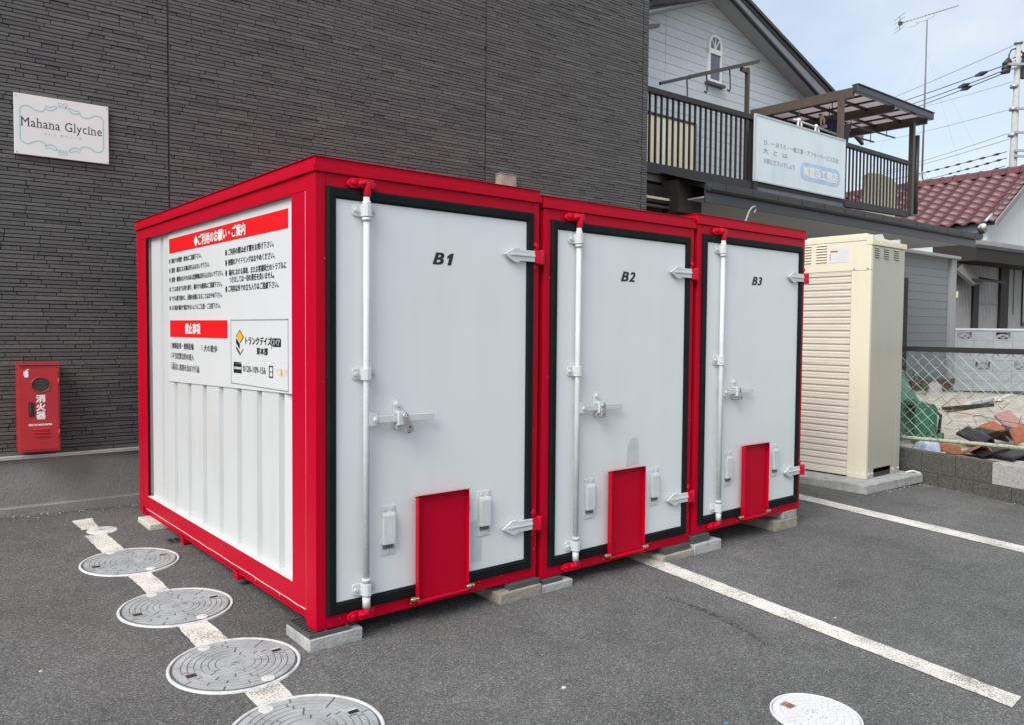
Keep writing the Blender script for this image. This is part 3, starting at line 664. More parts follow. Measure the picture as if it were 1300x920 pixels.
    # keepers that hold the rod ends
    for z, up in ((2.165, -1), (.040, 1)):
        mb = MB(); mb.box(.235, .312, -.040, .004, z-.022, z+.022)
        mb.prism([(.176, z-.012), (.196, z-.026), (.236, z-.024), (.236, z+.024), (.200, z+.022), (.180, z+.010)], -.020, .004, 'y')
        mb.prism([(.310, z-.020), (.322, z-.022), (.332, z-.008), (.332, z+.012), (.322, z+.024), (.310, z+.022)], -.014, .004, 'y')
        mb.tube([(.205, -.018, z), (.205, -.032, z)], .013, 8); mb.tube([(.321, -.012, z), (.321, -.026, z)], .010, 8)
        mb.tube([(.225, -.040, z+.008*up), (.26, -.046, z+.004)], .012, 8)
        mb.tube([(.273, -.036, z-.005*up), (.273, -.036, z+.062*up if up < 0 else z+.03)], .0185, 10)
        mb.build('rod_keeper', M['redhard'], t, bevel=.004)
    # vents
    for x in (.358, .977):
        mb = MB(); mb.box(x, x+.084, -.012, -.006, .305, .556)
        mb.build('vent_plate', M['hardware'], door, bevel=.002)
        mb = MB(); mb.mat(0).prism([(-.012, .362), (-.036, .362), (-.036, .508), (-.030, .522), (-.012, .524)], x+.009, x+.077, 'x')
        for i in range(5): mb.box(x+.016+i*.012, x+.022+i*.012, -.0365, -.035, .372, .502)
        mb.build('vent_hood', M['hardware'], door, bevel=.0015)
        mb = MB(); mb.mat(0).box(x+.012, x+.040, -.018, -.011, .338, .360); mb.box(x+.044, x+.072, -.018, -.011, .338, .360)
        for i in range(6): mb.mat(1).box(x+.014+i*.0098, x+.017+i*.0098, -.020, -.017, .338, .360)
        mb.build('vent_gauze', [M['darkmesh'], M['inkgrey']], door)
        for bx, bz in ((.022, .540), (.062, .540), (.042, .320)):
            mb = MB(); mb.tube([(x+bx, -.011, bz), (x+bx, -.017, bz)], .008, 8, smooth=False); mb.build('vent_bolt', M['hardware'], door)
    # fold-down ramp plate
    x0, x1, z0, z1 = .582, .906, .024, .576
    mb = MB(); mb.box(x0, x1, -.030, -.022, z0, z1)
    mb.prism([(x0-.004, -.022), (x0-.011, -.060), (x0-.006, -.062), (x0+.004, -.026)], z0+.03, z1, 'z'); mb.box(x1-.004, x1, -.052, -.022, z0+.04, z1)
    mb.prism([(-.022, z1-.006), (-.058, z1+.006), (-.058, z1+.011), (-.022, z1)], x0-.010, x1, 'x')
    mb.tube([(x0-.004, -.042, z0), (x1, -.042, z0)], .011, 10)
    ramp = mb.build('ramp_plate', M['red'], t, bevel=.0015)
    for xx in (x0-.018, x1+.018):
        mb = MB(); mb.tube([(xx-.024, -.038, z0+.018), (xx+.022, -.038, z0+.018)], .007, 8); mb.tube([(xx-.012, -.038, z0+.018), (xx+.0, -.038, z0+.018)], .014, 6, smooth=False)
        mb.tube([(xx+.012, -.038, z0+.018), (xx+.022, -.038, z0+.018)], .012, 6, smooth=False); mb.tube([(xx-.004, -.002, z0+.02), (xx-.004, -.045, z0+.02)], .006, 6)
        mb.build('pivot_bolt', M['brass'], ramp)
    mb = MB(); mb.tube([(x1+.004, -.02, .49), (x1+.018, -.026, .485), (x1+.022, -.026, .46), (x1+.010, -.022, .445)], .004, 6); mb.box(x1+.002, x1+.018, -.016, -.006, .495, .515); mb.build('latch_hook', M['hardware'], ramp)
    shift = dict(lock_rod=(-.020, 0), rod_bracket=(-.018, 0), handle=(-.025, .004), hasp=(-.018, .002), hinge_strap=(-.023, 0), hinge_knuckle=(-.020, 0), rod_keeper=(-.017, 0),
                 vent_plate=(-.010, .006), vent_hood=(-.014, .008), vent_gauze=(-.010, .006), vent_bolt=(-.010, .006), ramp_plate=(-.028, .014), pivot_bolt=(-.028, .014), latch_hook=(-.028, .014))
    for o in t.children_recursive:
        k = o.name.split('.')[0]
        if k in shift:
            dx, dz = shift[k]
            for v in o.data.vertices: v.co.x += dx; v.co.z += dz
    return t, lt
C1, letter1 = make_container()
C2 = dup(C1, loc=(W + .0267 + .006, -.006, -.0237)); C3 = dup(C1, loc=(2*(W + .0267) + .012, -.012, .0137))
C2['label'] = 'red framed storage container lettered B2, the middle one with a grey smudge on its door'
C3['label'] = 'red framed storage container lettered B3, beside the cream shed'
def patch(cont, poly):
    door = [o for o in cont.children if o.name.startswith('door')][0]
    mb = MB(); mb.face([(x, -.0068, z) for x, z in poly]); mb.build('touch_up_patch', M['patch'], door)
patch(C1, [(.925, .17), (.995, .165), (1.0, .30), (.992, .405), (.925, .40)])
patch(C2, [(.735, .60), (.855, .61), (.858, .68), (.85, .75), (.835, .785), (.80, .79), (.765, .775), (.745, .72)])

def door_number(mb, digit):
    x, z, hh, sh = .664, 1.802, .060, .28
    text_fit(mb, 'B', (x, -.0072, z), (1, 0, 0), (0, 0, 1), .066, hh, bold=.022, shear=sh)
    if digit == '1':
        P = lambda a, b: (x + .074 + a + b*sh, z + b)
        mb.prism([P(.018, -.002), P(.040, -.002), P(.040, .062), P(.024, .062), P(.004, .046), P(.004, .032), P(.018, .038)], -.0078, -.0068, 'y')
    else: text_fit(mb, digit, (x + .074, -.0072, z), (1, 0, 0), (0, 0, 1), .055, hh, bold=.022, shear=sh)
for c, s in ((C1, '1'), (C2, '2'), (C3, '3')):
    for o in c.children_recursive:
        if o.name.startswith('lettering'):
            mb = MB(); door_number(mb, s); o.data = mb.mesh('lettering', [M['black']])
# padlocks
def padlock(label, x, z0, lean, dark=False):
    t = thing('padlock', label, 'padlock', (x - .018, -.062, z0), 0, 'padlocks on the container hasps')
    a = lean
    mb = MB()
    if dark:
        mb.prism([(-.020, -.065), (.016, -.075), (.024, -.05), (.006, .012), (-.016, .018)], -.030, .0, 'y')
    else: mb.box(-.022, .022, -.024, .0, -.062, -.012)
    b = mb.build('lock_body', M['steel'], t, bevel=.004)
    mb = MB(); mb.tube([(-.014, -.012, -.012), (-.014, -.012, .012), (-.008, -.012, .024), (.004, -.012, .027), (.013, -.012, .016), (.014, -.012, -.012)], .0045, 8); mb.build('shackle', M['steel'], t)
    mb = MB(); mb.box(-.010, .010, -.012, -.004, -.078 if dark else -.0635, -.0755 if dark else -.0615); mb.disc((0, -.0245 if not dark else -.0305, -.045), .006, 'y', 8); mb.build('keyhole', M['darkmesh'], t)
    t.rotation_euler = (0, a, 0)
    return t
padlock('steel padlock hanging slanted on the door lettered B1', .478, 1.012, math.radians(-14), True)
padlock('square steel padlock hanging on the door lettered B2', C2.location.x + .468, 1.012 - .0237, math.radians(8))
padlock('square steel padlock hanging on the door lettered B3', C3.location.x + .468, 1.012 + .0137, math.radians(-4))

# blocks and packers under the containers
def cblock(label, x0, x1, y0, y1, ztop, mat, zbase=None, cat='concrete block'):
    zb = gz((x0+x1)/2, (y0+y1)/2) - .01 if zbase is None else zbase
    t = MB().box(-(x1-x0)/2, (x1-x0)/2, -(y1-y0)/2, (y1-y0)/2, 0, ztop - zb).build('concrete_block', mat, None, bevel=.006)
    t.location = ((x0+x1)/2, (y0+y1)/2, zb)
    return tag(t, label, cat, 'concrete blocks that carry the containers')
cblock('clean pale block under the front corner by the manhole covers', -.048, .237, -.030, .24, -.022, M['concrete'])
cblock('cream block under the rear corner by the dark wall', -.075, .12, 2.55, 2.86, .033, M['creamcon'])
cblock('stained brown block under the joint of the B1 and B2 containers', 1.10, 1.415, -.050, .26, -.034, M['concrete2'])
cblock('clean pale block just right of the stained one, under the corner of the B2 door', 1.42, 1.675, -.045, .26, -.055, M['concrete'])
cblock('grey block under the right end of the B2 container', 2.50, 2.842, -.060, .25, -.068, M['concrete2'])
cblock('clean pale block under the front corner of the B3 container', 2.848, 3.16, -.065, .25, -.045, M['concrete'])
cblock('lower grey block of the stack of two under the end of the B3 door', 3.93, 4.262, -.022, .32, -.048, M['concrete2'])
cblock('upper pale block of the stack of two under the end of the B3 door', 4.06, 4.262, -.014, .32, .012, M['concrete'], zbase=-.0478)
def packer(label, x0, x1, y0, y1, z0, z1):
    o = MB().box(x0, x1, y0, y1, z0, z1).build('packing_plate', M['plastic'], None, bevel=.003); return tag(o, label, 'packing plate', 'dark packing plates on the blocks')
t = thing('grid_plate', 'dark slotted grid plate on the front corner block', 'grid plate', (0, 0, -.0215))
mb = MB(); mb.box(-.043, .17, -.022, -.012, 0, .0205); mb.box(-.043, -.033, -.012, .235, 0, .0205); mb.box(.16, .17, -.012, .235, 0, .0205); mb.box(-.033, .16, .225, .235, 0, .0205); mb.box(.045, .055, -.012, .225, 0, .0205)
mb.build('rim', M['plastic'], t)
mb = MB()
for i in range(7): mb.box(-.033, .045, .012 + i*.030, .024 + i*.030, .004, .0185)
mb.build('grid_bar', M['plastic'], t)
packer('dark plate on the stained brown block', 1.18, 1.41, -.035, .2, -.0335, -.002)
packer('dark plate on the clean block below the B2 corner', 1.445, 1.60, -.03, .2, -.0545, -.027)
packer('dark plate on the grey block at the right end of the B2 container', 2.56, 2.83, -.04, .2, -.0675, -.026)
packer('dark plate on the clean block below the B3 corner', 2.86, 3.05, -.04, .2, -.0445, .010)

# ---------------------------------------------------------------- notice board on the side of the first container
t = thing('notice_board', 'white notice board with red headings on the side of the B1 container', 'notice board', (.030, 0, 0))
S_ = .0
mb = MB(); mb.prism([(.290, 2.124), (.290, 1.128), (2.42, 1.080), (2.405, 2.109), (2.28, 2.124)], .0, .006, 'x'); mb.build('panel', M['board'], t)
RT, UP = (0, -1, 0), (0, 0, 1)
mb = MB(); mb.prism([(.371, 2.070), (.371, 1.969), (2.372, 1.976), (2.380, 2.078)], -.0012, .0, 'x'); mb.build('heading_band', M['inkred'], t)
mb = MB(); mb.prism([(1.242, 1.503), (1.242, 1.394), (2.372, 1.390), (2.372, 1.507)], -.0012, .0, 'x'); mb.build('prohibition_band', M['inkred'], t)
mb = MB()
text_fit(mb, '◆ご利用のお願い・ご案内', (-.0024, 1.835, 1.985), RT, UP, .885, .070, bold=.02)
mb.build('heading_lettering', M['inkwhite'], t)
mb = MB(); text_fit(mb, '禁止事項', (-.0024, 2.03, 1.415), RT, UP, .30, .068, bold=.025); mb.build('prohibition_lettering', M['inkwhite'], t)
mb = MB()
rows = ['場内での喫煙・飲食はご遠慮下さい。', '悪臭・騒音になる物は持ち込まないで下さい。', '危険・爆発のおそれのある危険物は持ち込まないで下さい。', 'ゴミは各自でお持ち帰り、場内での廃棄はご遠慮下さい。', 'できる限り静かに、近隣の迷惑になることはおやめ下さい。', 'お子様を場内で遊ばせないようにご注意・ご注意下さい。']
ends = [1.70, 1.55, 1.31, 1.33, 1.33, 1.36]
for i, (s, e) in enumerate(zip(rows, ends)):
    z = 1.923 - i*.0655 - .020
    text_fit(mb, s, (-.0012, 2.325, z), RT, UP, 2.325 - e, .036, bold=.012)
    mb.prism([(2.365 + .013*math.cos(a*.7854), z + .018 + .018*math.sin(a*.7854)) for a in range(8)], -.0013, -.0005, 'x')
rows = ['ご利用の際は必ず鍵をお掛け下さい。', '夜間のアイドリングはおやめください。', '場内における事故、またお客様同士のトラブルに', 'つきましては一切の責任を負いません。', 'ご利用以外での立ち入りはご遠慮下さい。']
for s, z, y0, e in zip(rows, (1.887, 1.826, 1.765, 1.722, 1.670), (1.225, 1.225, 1.215, 1.205, 1.225), (.555, .545, .395, .55, .495)):
    text_fit(mb, s, (-.0012, y0, z), RT, UP, y0 - e, .038, bold=.014)
    if s[0] != 'つ': mb.prism([(1.258 + .014*math.cos(a*.7854), z + .018 + .020*math.sin(a*.7854)) for a in range(8)], -.0013, -.0005, 'x')
for s, z, y0, e in (('無断駐車・無断駐輪', 1.308, 2.325, 1.865), ('犬の散歩', 1.304, 1.665, 1.42), ('不当営業目的の侵入', 1.238, 2.325, 1.86), ('周辺に迷惑を及ぼす行為', 1.168, 2.325, 1.755)):
    text_fit(mb, s, (-.0012, y0, z), RT, UP, y0 - e, .044, bold=.008)
mb.build('rules_lettering', M['black'], t)
mb = MB()
for z, y in ((1.33, 2.352), (1.326, 1.70), (1.26, 2.352), (1.19, 2.352)):
    n = 14
    for k in range(n):
        a0, a1 = 2*math.pi*k/n, 2*math.pi*(k+1)/n
        mb.face([(-.0012, y + r*1.0*math.cos(a), z + r*1.2*math.sin(a)) for r, a in ((.016, a0), (.016, a1), (.012, a1), (.012, a0))])
mb.build('bullet_ring', M['inkgrey'], t)
# company panel
mb = MB()
for y0, y1, z0, z1 in ((.376, 1.189, 1.500, 1.506), (.376, 1.189, 1.134, 1.140), (.374, .380, 1.134, 1.506), (1.183, 1.189, 1.134, 1.506)):
    mb.box(-.0016, -.0002, y0, y1, z0, z1)
mb.build('panel_outline', M['inkgrey'], t)
lg = MB()                                                       # box emblem: yellow lid, black striped sides
lg.mat(0).face([(-.0014, y, z) for y, z in ((1.045, 1.440), (.990, 1.404), (1.040, 1.372), (1.100, 1.406))])
lg.mat(1).face([(-.0013, y, z) for y, z in ((1.104, 1.400), (1.046, 1.366), (1.046, 1.334), (1.104, 1.368))])
lg.face([(-.0013, y, z) for y, z in ((1.104, 1.352), (1.046, 1.318), (1.046, 1.300), (1.104, 1.336))])
for a, b in (((1.045, 1.443), (.986, 1.404)), ((1.045, 1.443), (1.105, 1.406)), ((1.046, 1.300), (.990, 1.336)), ((1.040, 1.372), (.986, 1.404))):
    lg.bar((-.0012, a[0], a[1]), (-.0012, b[0], b[1]), .0012, .005, up=(0, .3, 1))
lg.build('box_emblem', [M['inkyellow'], M['black']], t)
mb = MB(); text_fit(mb, 'トランクデイズ', (-.0012, .958, 1.364), RT, UP, .370, .044, bold=.022); text_fit(mb, '東本部', (-.0012, .795, 1.310), RT, UP, .155, .040, bold=.022)
text_fit(mb, '0120-109-156', (-.0012, .995, 1.212), RT, UP, .325, .036, bold=.006)
def band(mb, y0, y1, z0, z1, x=-.0012): mb.face([(x, y0, z0), (x, y1, z0), (x, y1, z1), (x, y0, z1)])
band(mb, .590, .585, 1.345, 1.400)
pts = [(.475 + .0, 0)]
po = []
for cy, cz, a0 in ((.490, 1.392, 90), (.572, 1.392, 0), (.572, 1.368, 270), (.490, 1.368, 180)):
    pass
mb.prism([(.472, 1.358), (.466, 1.366), (.466, 1.394), (.472, 1.404), (.575, 1.404), (.581, 1.394), (.581, 1.366), (.575, 1.358)], -.0012, -.0006, 'x')
band(mb, 1.145, 1.020, 1.200, 1.222); band(mb, 1.145, 1.020, 1.236, 1.258); band(mb, 1.145, 1.138, 1.222, 1.236); band(mb, 1.027, 1.020, 1.222, 1.236)
for y0, y1, z0, z1 in ((.625, .570, 1.196, 1.203), (.625, .570, 1.254, 1.261), (.625, .570, 1.226, 1.230), (.625, .616, 1.196, 1.261), (.579, .570, 1.196, 1.261)): band(mb, y0, y1, z0, z1)
mb.build('company_lettering', M['black'], t)
mb = MB(); text_fit(mb, 'スペア', (-.0024, .570, 1.364), RT, UP, .092, .032, bold=.01); text_fit(mb, '0120', (-.0022, 1.128, 1.2235), RT, UP, .09, .011); mb.build('badge_lettering', M['board'], t)
mb = MB(); text_fit(mb, 'C', (-.0012, .525, 1.215), RT, UP, .036, .034); text_fit(mb, 'M', (-.0012, .425, 1.215), RT, UP, .036, .034); mb.build('pale_lettering', M['inkpale'], t)
mb = MB(); mb.prism([(.462 + .015*math.cos(a*.5236), 1.230 + .021*math.sin(a*.5236)) for a in range(12)], -.0013, -.0005, 'x'); mb.build('yellow_dot', M['inkyellow'], t)

# ---------------------------------------------------------------- dark clad apartment building
AR = math.radians(-2.7)
apt = thing('apartment_building', 'apartment building clad in dark grey split stone courses, rising beyond the top of the picture', 'building', (0, 3.45, 0), AR)
AL, ARX, ATOP, AZ0 = -5.0, None, 6.6, .487
ARX = pix(apt, 824, 0, 'y', 0).x
sj = [pix(apt, 210, 0, 'y', 0).x + .02, pix(apt, 617.5, 60, 'y', 0).x, pix(apt, 817, 60, 'y', 0).x]
MB().box(AL, ARX - .004, .013, 9, AZ0 - .01, ATOP).build('wall_body', M['joint'], apt)
MB().box(AL, ARX - .01, .012, 9, -.6, .455).build('plinth', M['plinth'], apt)
MB().box(AL, ARX, -.016, .1, .4555, .470).box(AL, ARX, -.020, .1, .470, .4835).build('flashing', M['flash'], apt, bevel=.002)
mb = MB(); n = 40
vs = []; fs = []
for i in range(n + 1):
    x = AL + (ARX - AL) * i / n; z = gz(x, 3.45) + .055 + .018 * min(1, max(0, (x + 1)))
    vs += [(x, -.022, z - .2), (x, -.022, z), (x, -.012, z + .008), (x, .02, z + .012)]
for i in range(n):
    for k in range(3): fs.append((4*i+k, 4*i+4+k, 4*i+5+k, 4*i+1+k))
mb.add(vs, fs); mb.build('skirting', M['plinth'], apt)
for x in sj[:2]:
    MB().box(x - .005, x + .005, .006, .02, AZ0, ATOP).build('sealant_joint', M['seam'], apt)
MB().box(sj[2] - .004, sj[2] + .004, .004, .02, AZ0, ATOP).build('sealant_joint', M['seam'], apt)
rnd = random.Random(11)
stones = []; z = AZ0; row = 0
segs = [(AL, sj[0] - .005), (sj[0] + .005, sj[1] - .005), (sj[1] + .005, sj[2] - .005), (sj[2] + .005, ARX)]
while z < ATOP - .04:
    h = (.0280 if row % 2 == 0 else .0205)
    for a, b in segs:
        x = a - rnd.uniform(0, .2)
        while x < b:
            short = rnd.random() < .20
            L = rnd.uniform(.07, .14) if short else rnd.uniform(.20, .36)
            x0, x1 = max(x, a), min(x + L, b)
            if x1 - x0 > .015: stones.append((x0, x1 - .0055, z, z + h, (.0065 if short else rnd.uniform(-.001, .003)), short))
            x += L
    z += h + .0066; row += 1
def vis_area(s):
    M4 = FRAMES[apt.name]
    c = project(M4 @ Vector(((s[0]+s[1])/2, 0, (s[2]+s[3])/2)))
    if not (4 < c[0] < 1296 and 2 < c[1] < 570): return 0
    if 170 < c[0] and c[1] > 285 - (c[0]-170)*.39 + 8 and c[0] < 400: return 0
    if c[0] >= 400 and c[1] > 195 + (c[0]-400)*.16: return 0
    if 14 < c[0] < 142 and 112 + c[0]*.12 < c[1] < 196 + c[0]*.1: return 0
    if 16 < c[0] < 80 and 455 < c[1] < 578: return 0
    a, b = project(M4 @ Vector((s[0], 0, s[2]))), project(M4 @ Vector((s[1], 0, s[3])))
    return abs(b[0]-a[0]) * abs(b[1]-a[1])
order = sorted(range(len(stones)), key=lambda i: -vis_area(stones[i])); near = set(order[:300])
unit = MB().box(-.5, .5, 0, 1, -.5, .5)
unit_me = []
for k in range(4):
    mb = MB().box(-.5, .5, 0, 1, -.5, .5); unit_me.append(mb.mesh('cladding_stone', [M['stone']]))
rest = MB()
for i, (x0, x1, z0, z1, y, short) in enumerate(stones):
    if i in near:
        inst('cladding_stone', unit_me[i % 4], apt, ((x0+x1)/2, y, (z0+z1)/2), (0, 0, 0), (x1-x0, .014 - y, z1-z0))
    else:
        rest.add([(x0,y,z0),(x1,y,z0),(x1,y,z1),(x0,y,z1),(x0,.013,z0),(x1,.013,z0),(x1,.013,z1),(x0,.013,z1)], [(0,1,2,3),(0,4,5,1),(3,2,6,7),(0,3,7,4),(1,5,6,2)])
rest.build('stone_cladding', M['stone'], apt, kind='stuff', fix=False)
# end wall courses round the corner
mb = MB(); z = AZ0; row = 0
while z < ATOP - .04:
    h = (.0280 if row % 2 == 0 else .0205); y = .0
    while y < 2.0:
        L = rnd.uniform(.2, .36); mb.box(ARX - .003, ARX + .008, y, y + L - .0035, z, z + h); y += L
    z += h + .0066; row += 1
mb.build('end_cladding', M['stone'], apt, kind='stuff')
p = pix(apt, 636, 238, 'y', -.10); p2 = pix(apt, 655, 228, 'y', -.10)
mb = MB(); mb.box(p.x, p2.x + .01, -.10, .01, p.z - .22, p2.z + .035); MB.box(mb, p.x - .005, p2.x + .015, -.105, .01, p2.z + .035, p2.z + .048)
mb.build('vent_box', M['concrete2'], apt, bevel=.005)

# plaque on the dark wall
pts = [pix(apt, u, v, 'y', -.03) for u, v in ((17, 118), (137.5, 135.5), (138.5, 209), (18.5, 195))]
px0, px1 = (pts[0].x + pts[3].x)/2, (pts[1].x + pts[2].x)/2; pz0, pz1 = (pts[2].z + pts[3].z)/2, (pts[0].z + pts[1].z)/2
pm = FRAMES[apt.name] @ Vector(((px0+px1)/2, -.012, (pz0+pz1)/2))
t = thing('name_plaque', 'white name plaque with teal scrollwork on the dark wall, reading Mahana Glycine', 'sign', pm, AR)
pw, ph = (px1-px0)/2, (pz1-pz0)/2
MB().box(-pw, pw, -.018, .010, -ph, ph).build('plate', M['plaque'], t, bevel=.003)
for sx in (-1, 1):
    for sz in (-1, 1):
        x, z = sx*(pw-.014), sz*(ph-.016); MB().tube([(x, -.017, z), (x, -.021, z)], .005, 8, smooth=False).build('screw', M['steel'], t)
mb = MB(); f = -.0186
text_fit(mb, 'Mahana Glycine', (-pw*.855, f, -ph*.155), (1, 0, 0), (0, 0, 1), pw*1.70, ph*.40, bold=0, spacing=1.08)
me = text_mesh('Mahana Glycine', 0, 0, 1.08)[1]
sy = ph*.40/(me[3]-me[2]); base = -ph*.155 + (0-me[2])*sy
# slab serifs and stress on the stems
def pos(prefix):
    return (text_mesh(prefix, 0, 0, 1.08)[1][1] - me[0]) / (me[1]-me[0]) * pw*1.70 - pw*.855
cap = .70*sy; xh = .52*sy
for pre, edge in (('M', 'cap'), ('Mah', 'asc'), ('Mahan', 'x'), ('Mahana Gl', 'asc'), ('Mahana Glyci', 'x'), ('Mahana Glycin', 'x')):
    xr = pos(pre); wd = {'M': pw*.155, 'Mah': pw*.085, 'Mahan': pw*.085, 'Mahana Gl': 0, 'Mahana Glyci': 0, 'Mahana Glycin': pw*.085}[pre]
    for xx in ([xr - .004] if wd == 0 else [xr - .004, xr - wd]):
        mb.box(xx - .011, xx + .010, f - .0003, f + .0002, base - .0005, base + .0030)
    mb.box(xr - wd - .013, xr - wd - .001, f - .0003, f + .0002, base + (cap - .003 if edge != 'x' else xh - .003), base + (cap if edge != 'x' else xh))
mb.build('lettering', M['black'], t)
mb = MB(); text_fit(mb, 'マハナ グリシーヌ', (-pw*.40, f, -ph*.275), (1, 0, 0), (0, 0, 1), pw*.80, ph*.085, spacing=1.35); mb.build('small_lettering', M['inkgrey'], t)
mb = MB()
def ribbon(pts, r0):
    pts = [Vector((x*pw, f, z*ph)) for x, z in pts]
    for a, b in zip(pts[:-1], pts[1:]): mb.bar(a, b, .0006, r0*1.3, up=(0, 0, 1) if abs((b-a).z) < abs((b-a).x) else (1, 0, 0))
def curve(p, n=6):
    out = []
    for i in range(len(p)-1):
        p0, p1, p2, p3 = p[max(i-1, 0)], p[i], p[i+1], p[min(i+2, len(p)-1)]
        for k in range(n):
            tt = k/n
            out.append(tuple(.5*(2*p1[j] + (p2[j]-p0[j])*tt + (2*p0[j]-5*p1[j]+4*p2[j]-p3[j])*tt*tt + (3*p1[j]-p0[j]-3*p2[j]+p3[j])*tt**3) for j in (0, 1)))
    return out + [p[-1]]
for sx in (-1, 1):
    for sz in (-1, 1):
        ribbon([(sx*.88, 0), (sx*.88, sz*.50)], .006)
        ribbon(curve([(sx*.88, sz*.50), (sx*.82, sz*.60), (sx*.70, sz*.62), (sx*.58, sz*.52), (sx*.46, sz*.50), (sx*.40, sz*.53), (sx*.37, sz*.60)]), .006)
        ribbon(curve([(sx*.38, sz*.66), (sx*.30, sz*.58), (sx*.20, sz*.60), (sx*.12, sz*.70)]), .007)
        ribbon(curve([(sx*.36, sz*.72), (sx*.26, sz*.68), (sx*.18, sz*.74), (sx*.10, sz*.72)]), .005)
        ribbon(curve([(0, sz*.72), (sx*.03, sz*.80), (sx*.07, sz*.76), (sx*.05, sz*.70), (sx*.10, sz*.84), (sx*.04, sz*.88), (0, sz*.82)]), .004)
mb.build('scrollwork', M['inkteal'], t)

# fire extinguisher cabinet
fy = -.205
q = [pix(apt, u, v, 'y', fy) for u, v in ((22.5, 464.4), (75, 461.4), (77.7, 570), (24.8, 575.5))]
ex0, ex1 = (q[0].x+q[3].x)/2, (q[1].x+q[2].x)/2; ez0, ez1 = (q[2].z+q[3].z)/2, (q[0].z+q[1].z)/2
ew, eh = ex1-ex0, ez1-ez0
t = thing('extinguisher_cabinet', 'red metal fire extinguisher cabinet with a round window on the dark wall', 'extinguisher cabinet', FRAMES[apt.name] @ Vector((ex0, -.002, ez0)), AR)
d0 = -fy - .002
mb = MB(); mb.box(0, ew, -d0, 0, 0, eh); mb.build('cabinet_body', M['exred'], t, bevel=.005)
dx0, dx1, dz0, dz1 = ew*.10, ew*.955, eh*.028, eh*.945
door = MB().box(dx0, dx1, -d0-.006, -d0+.002, dz0, dz1).build('cabinet_door', M['exred'], t, bevel=.002)
mb = MB()
pan = [(-.004, 0, eh), (ew+.004, 0, eh)]
mb.box(-.004, ew+.004, -d0-.010, .0, eh, eh+.008); mb.build('top_hood', M['exred'], t, bevel=.002)
f = -d0 - .0065
cx, cz = ew*.535, eh*.775
mb = MB(); R = ew*.225; n = 28
vs = [(cx+R*math.cos(2*math.pi*k/n), f, cz+R*.92*math.sin(2*math.pi*k/n)) for k in range(n)]; mb.face(vs)
mb.build('round_window', M['glassdark'], door)
mb = MB(); mb.tube([(cx+R*1.03*math.cos(2*math.pi*k/n), f-.001, cz+R*.95*math.sin(2*math.pi*k/n)) for k in range(n+1)], .0045, 6, cap=False); mb.build('window_rim', M['exred'], door)
mb = MB()
for (ox, oz, r, col) in ((-.012, .022, .018, 0), (.004, -.040, .026, 0)):
    pr = [(cx+ox+r*math.cos(2*math.pi*k/14), f-.0006, cz+oz+r*.8*math.sin(2*math.pi*k/14)) for k in range(14)]
    mb.tube(pr + [pr[0]], .0018, 5, cap=False)
mb.build('label_ring', M['plastic'], door)
mb = MB(); mb.mat(0).box(dx0+ew*.135, dx0+ew*.27, f-.004, f+.001, eh*.415, eh*.575); mb.mat(1).box(dx0+ew*.15, dx0+ew*.255, f-.0046, f-.003, eh*.425, eh*.565)
mb.mat(2).box(dx0+ew*.16, dx0+ew*.18, f-.008, f-.004, eh*.435, eh*.555)
mb.build('handle_recess', [M['black'], M['black'], M['plastic']], door)
mb = MB()
for k, s in enumerate('消火器'): text_fit(mb, s, (cx - ew*.115, f-.0004, eh*(.575-.098*k)), (1, 0, 0), (0, 0, 1), ew*.215, eh*.085, bold=.025)
text_fit(mb, 'FIRE EXTINGUISHER', (ew*.235, f-.0004, eh*.305), (1, 0, 0), (0, 0, 1), ew*.56, eh*.020, bold=.03)
mb.prism([(dx0+ew*.045, eh*.865), (dx0+ew*.14, eh*.865), (dx0+ew*.14, eh*.925), (dx0+ew*.11, eh*.945), (dx0+ew*.07, eh*.945), (dx0+ew*.045, eh*.93)], f-.0006, f-.0001, 'y')
mb.box(dx0+ew*.10, dx0+ew*.155, f-.0006, f-.0001, eh*.948, eh*.958); mb.box(dx0+ew*.025, dx0+ew*.035, f-.0006, f-.0001, eh*.885, eh*.935)
mb.build('lettering', M['inkwhite'], door)
for k in range(3):
    z = eh*(.265-.038*k); mb = MB(); mb.prism([(f+.001, z-.009), (f-.011, z-.004), (f+.001, z+.006)], ew*.33, ew*.72, 'x'); mb.build('louvre', M['exred'], door)
for z in (.80, .20):
    mb = MB(); mb.tube([(dx1+.004, -d0-.004, eh*z-.03), (dx1+.004, -d0-.004, eh*z+.03)], .006, 8); mb.build('hinge', M['exred'], t)

# ---------------------------------------------------------------- cream storage shed on its slab
t = MB().prism([(0, 0), (1.16, -.05), (1.20, 1.2), (1.3, 2.4), (-.17, 2.2)], 0, .095, 'z').build('concrete_slab', M['concrete'], None, bevel=.008)
t.location = (6.01, .262, -.142); tag(t, 'concrete slab under the cream shed', 'slab')
SX, SY, SZ = 6.312, .423, -.045
shed = thing('storage_shed', 'tall cream steel storage shed with a roller shutter, beside the containers', 'shed', (SX, SY, SZ))
SW, SL, SH = .75, 1.75, 2.45
mb = MB(); mb.box(.012, SW-.004, .012, SL, .05, SH); mb.box(.02, .18, 0.005, .03, .0, .05); mb.build('shed_core', M['shedshade'], shed)
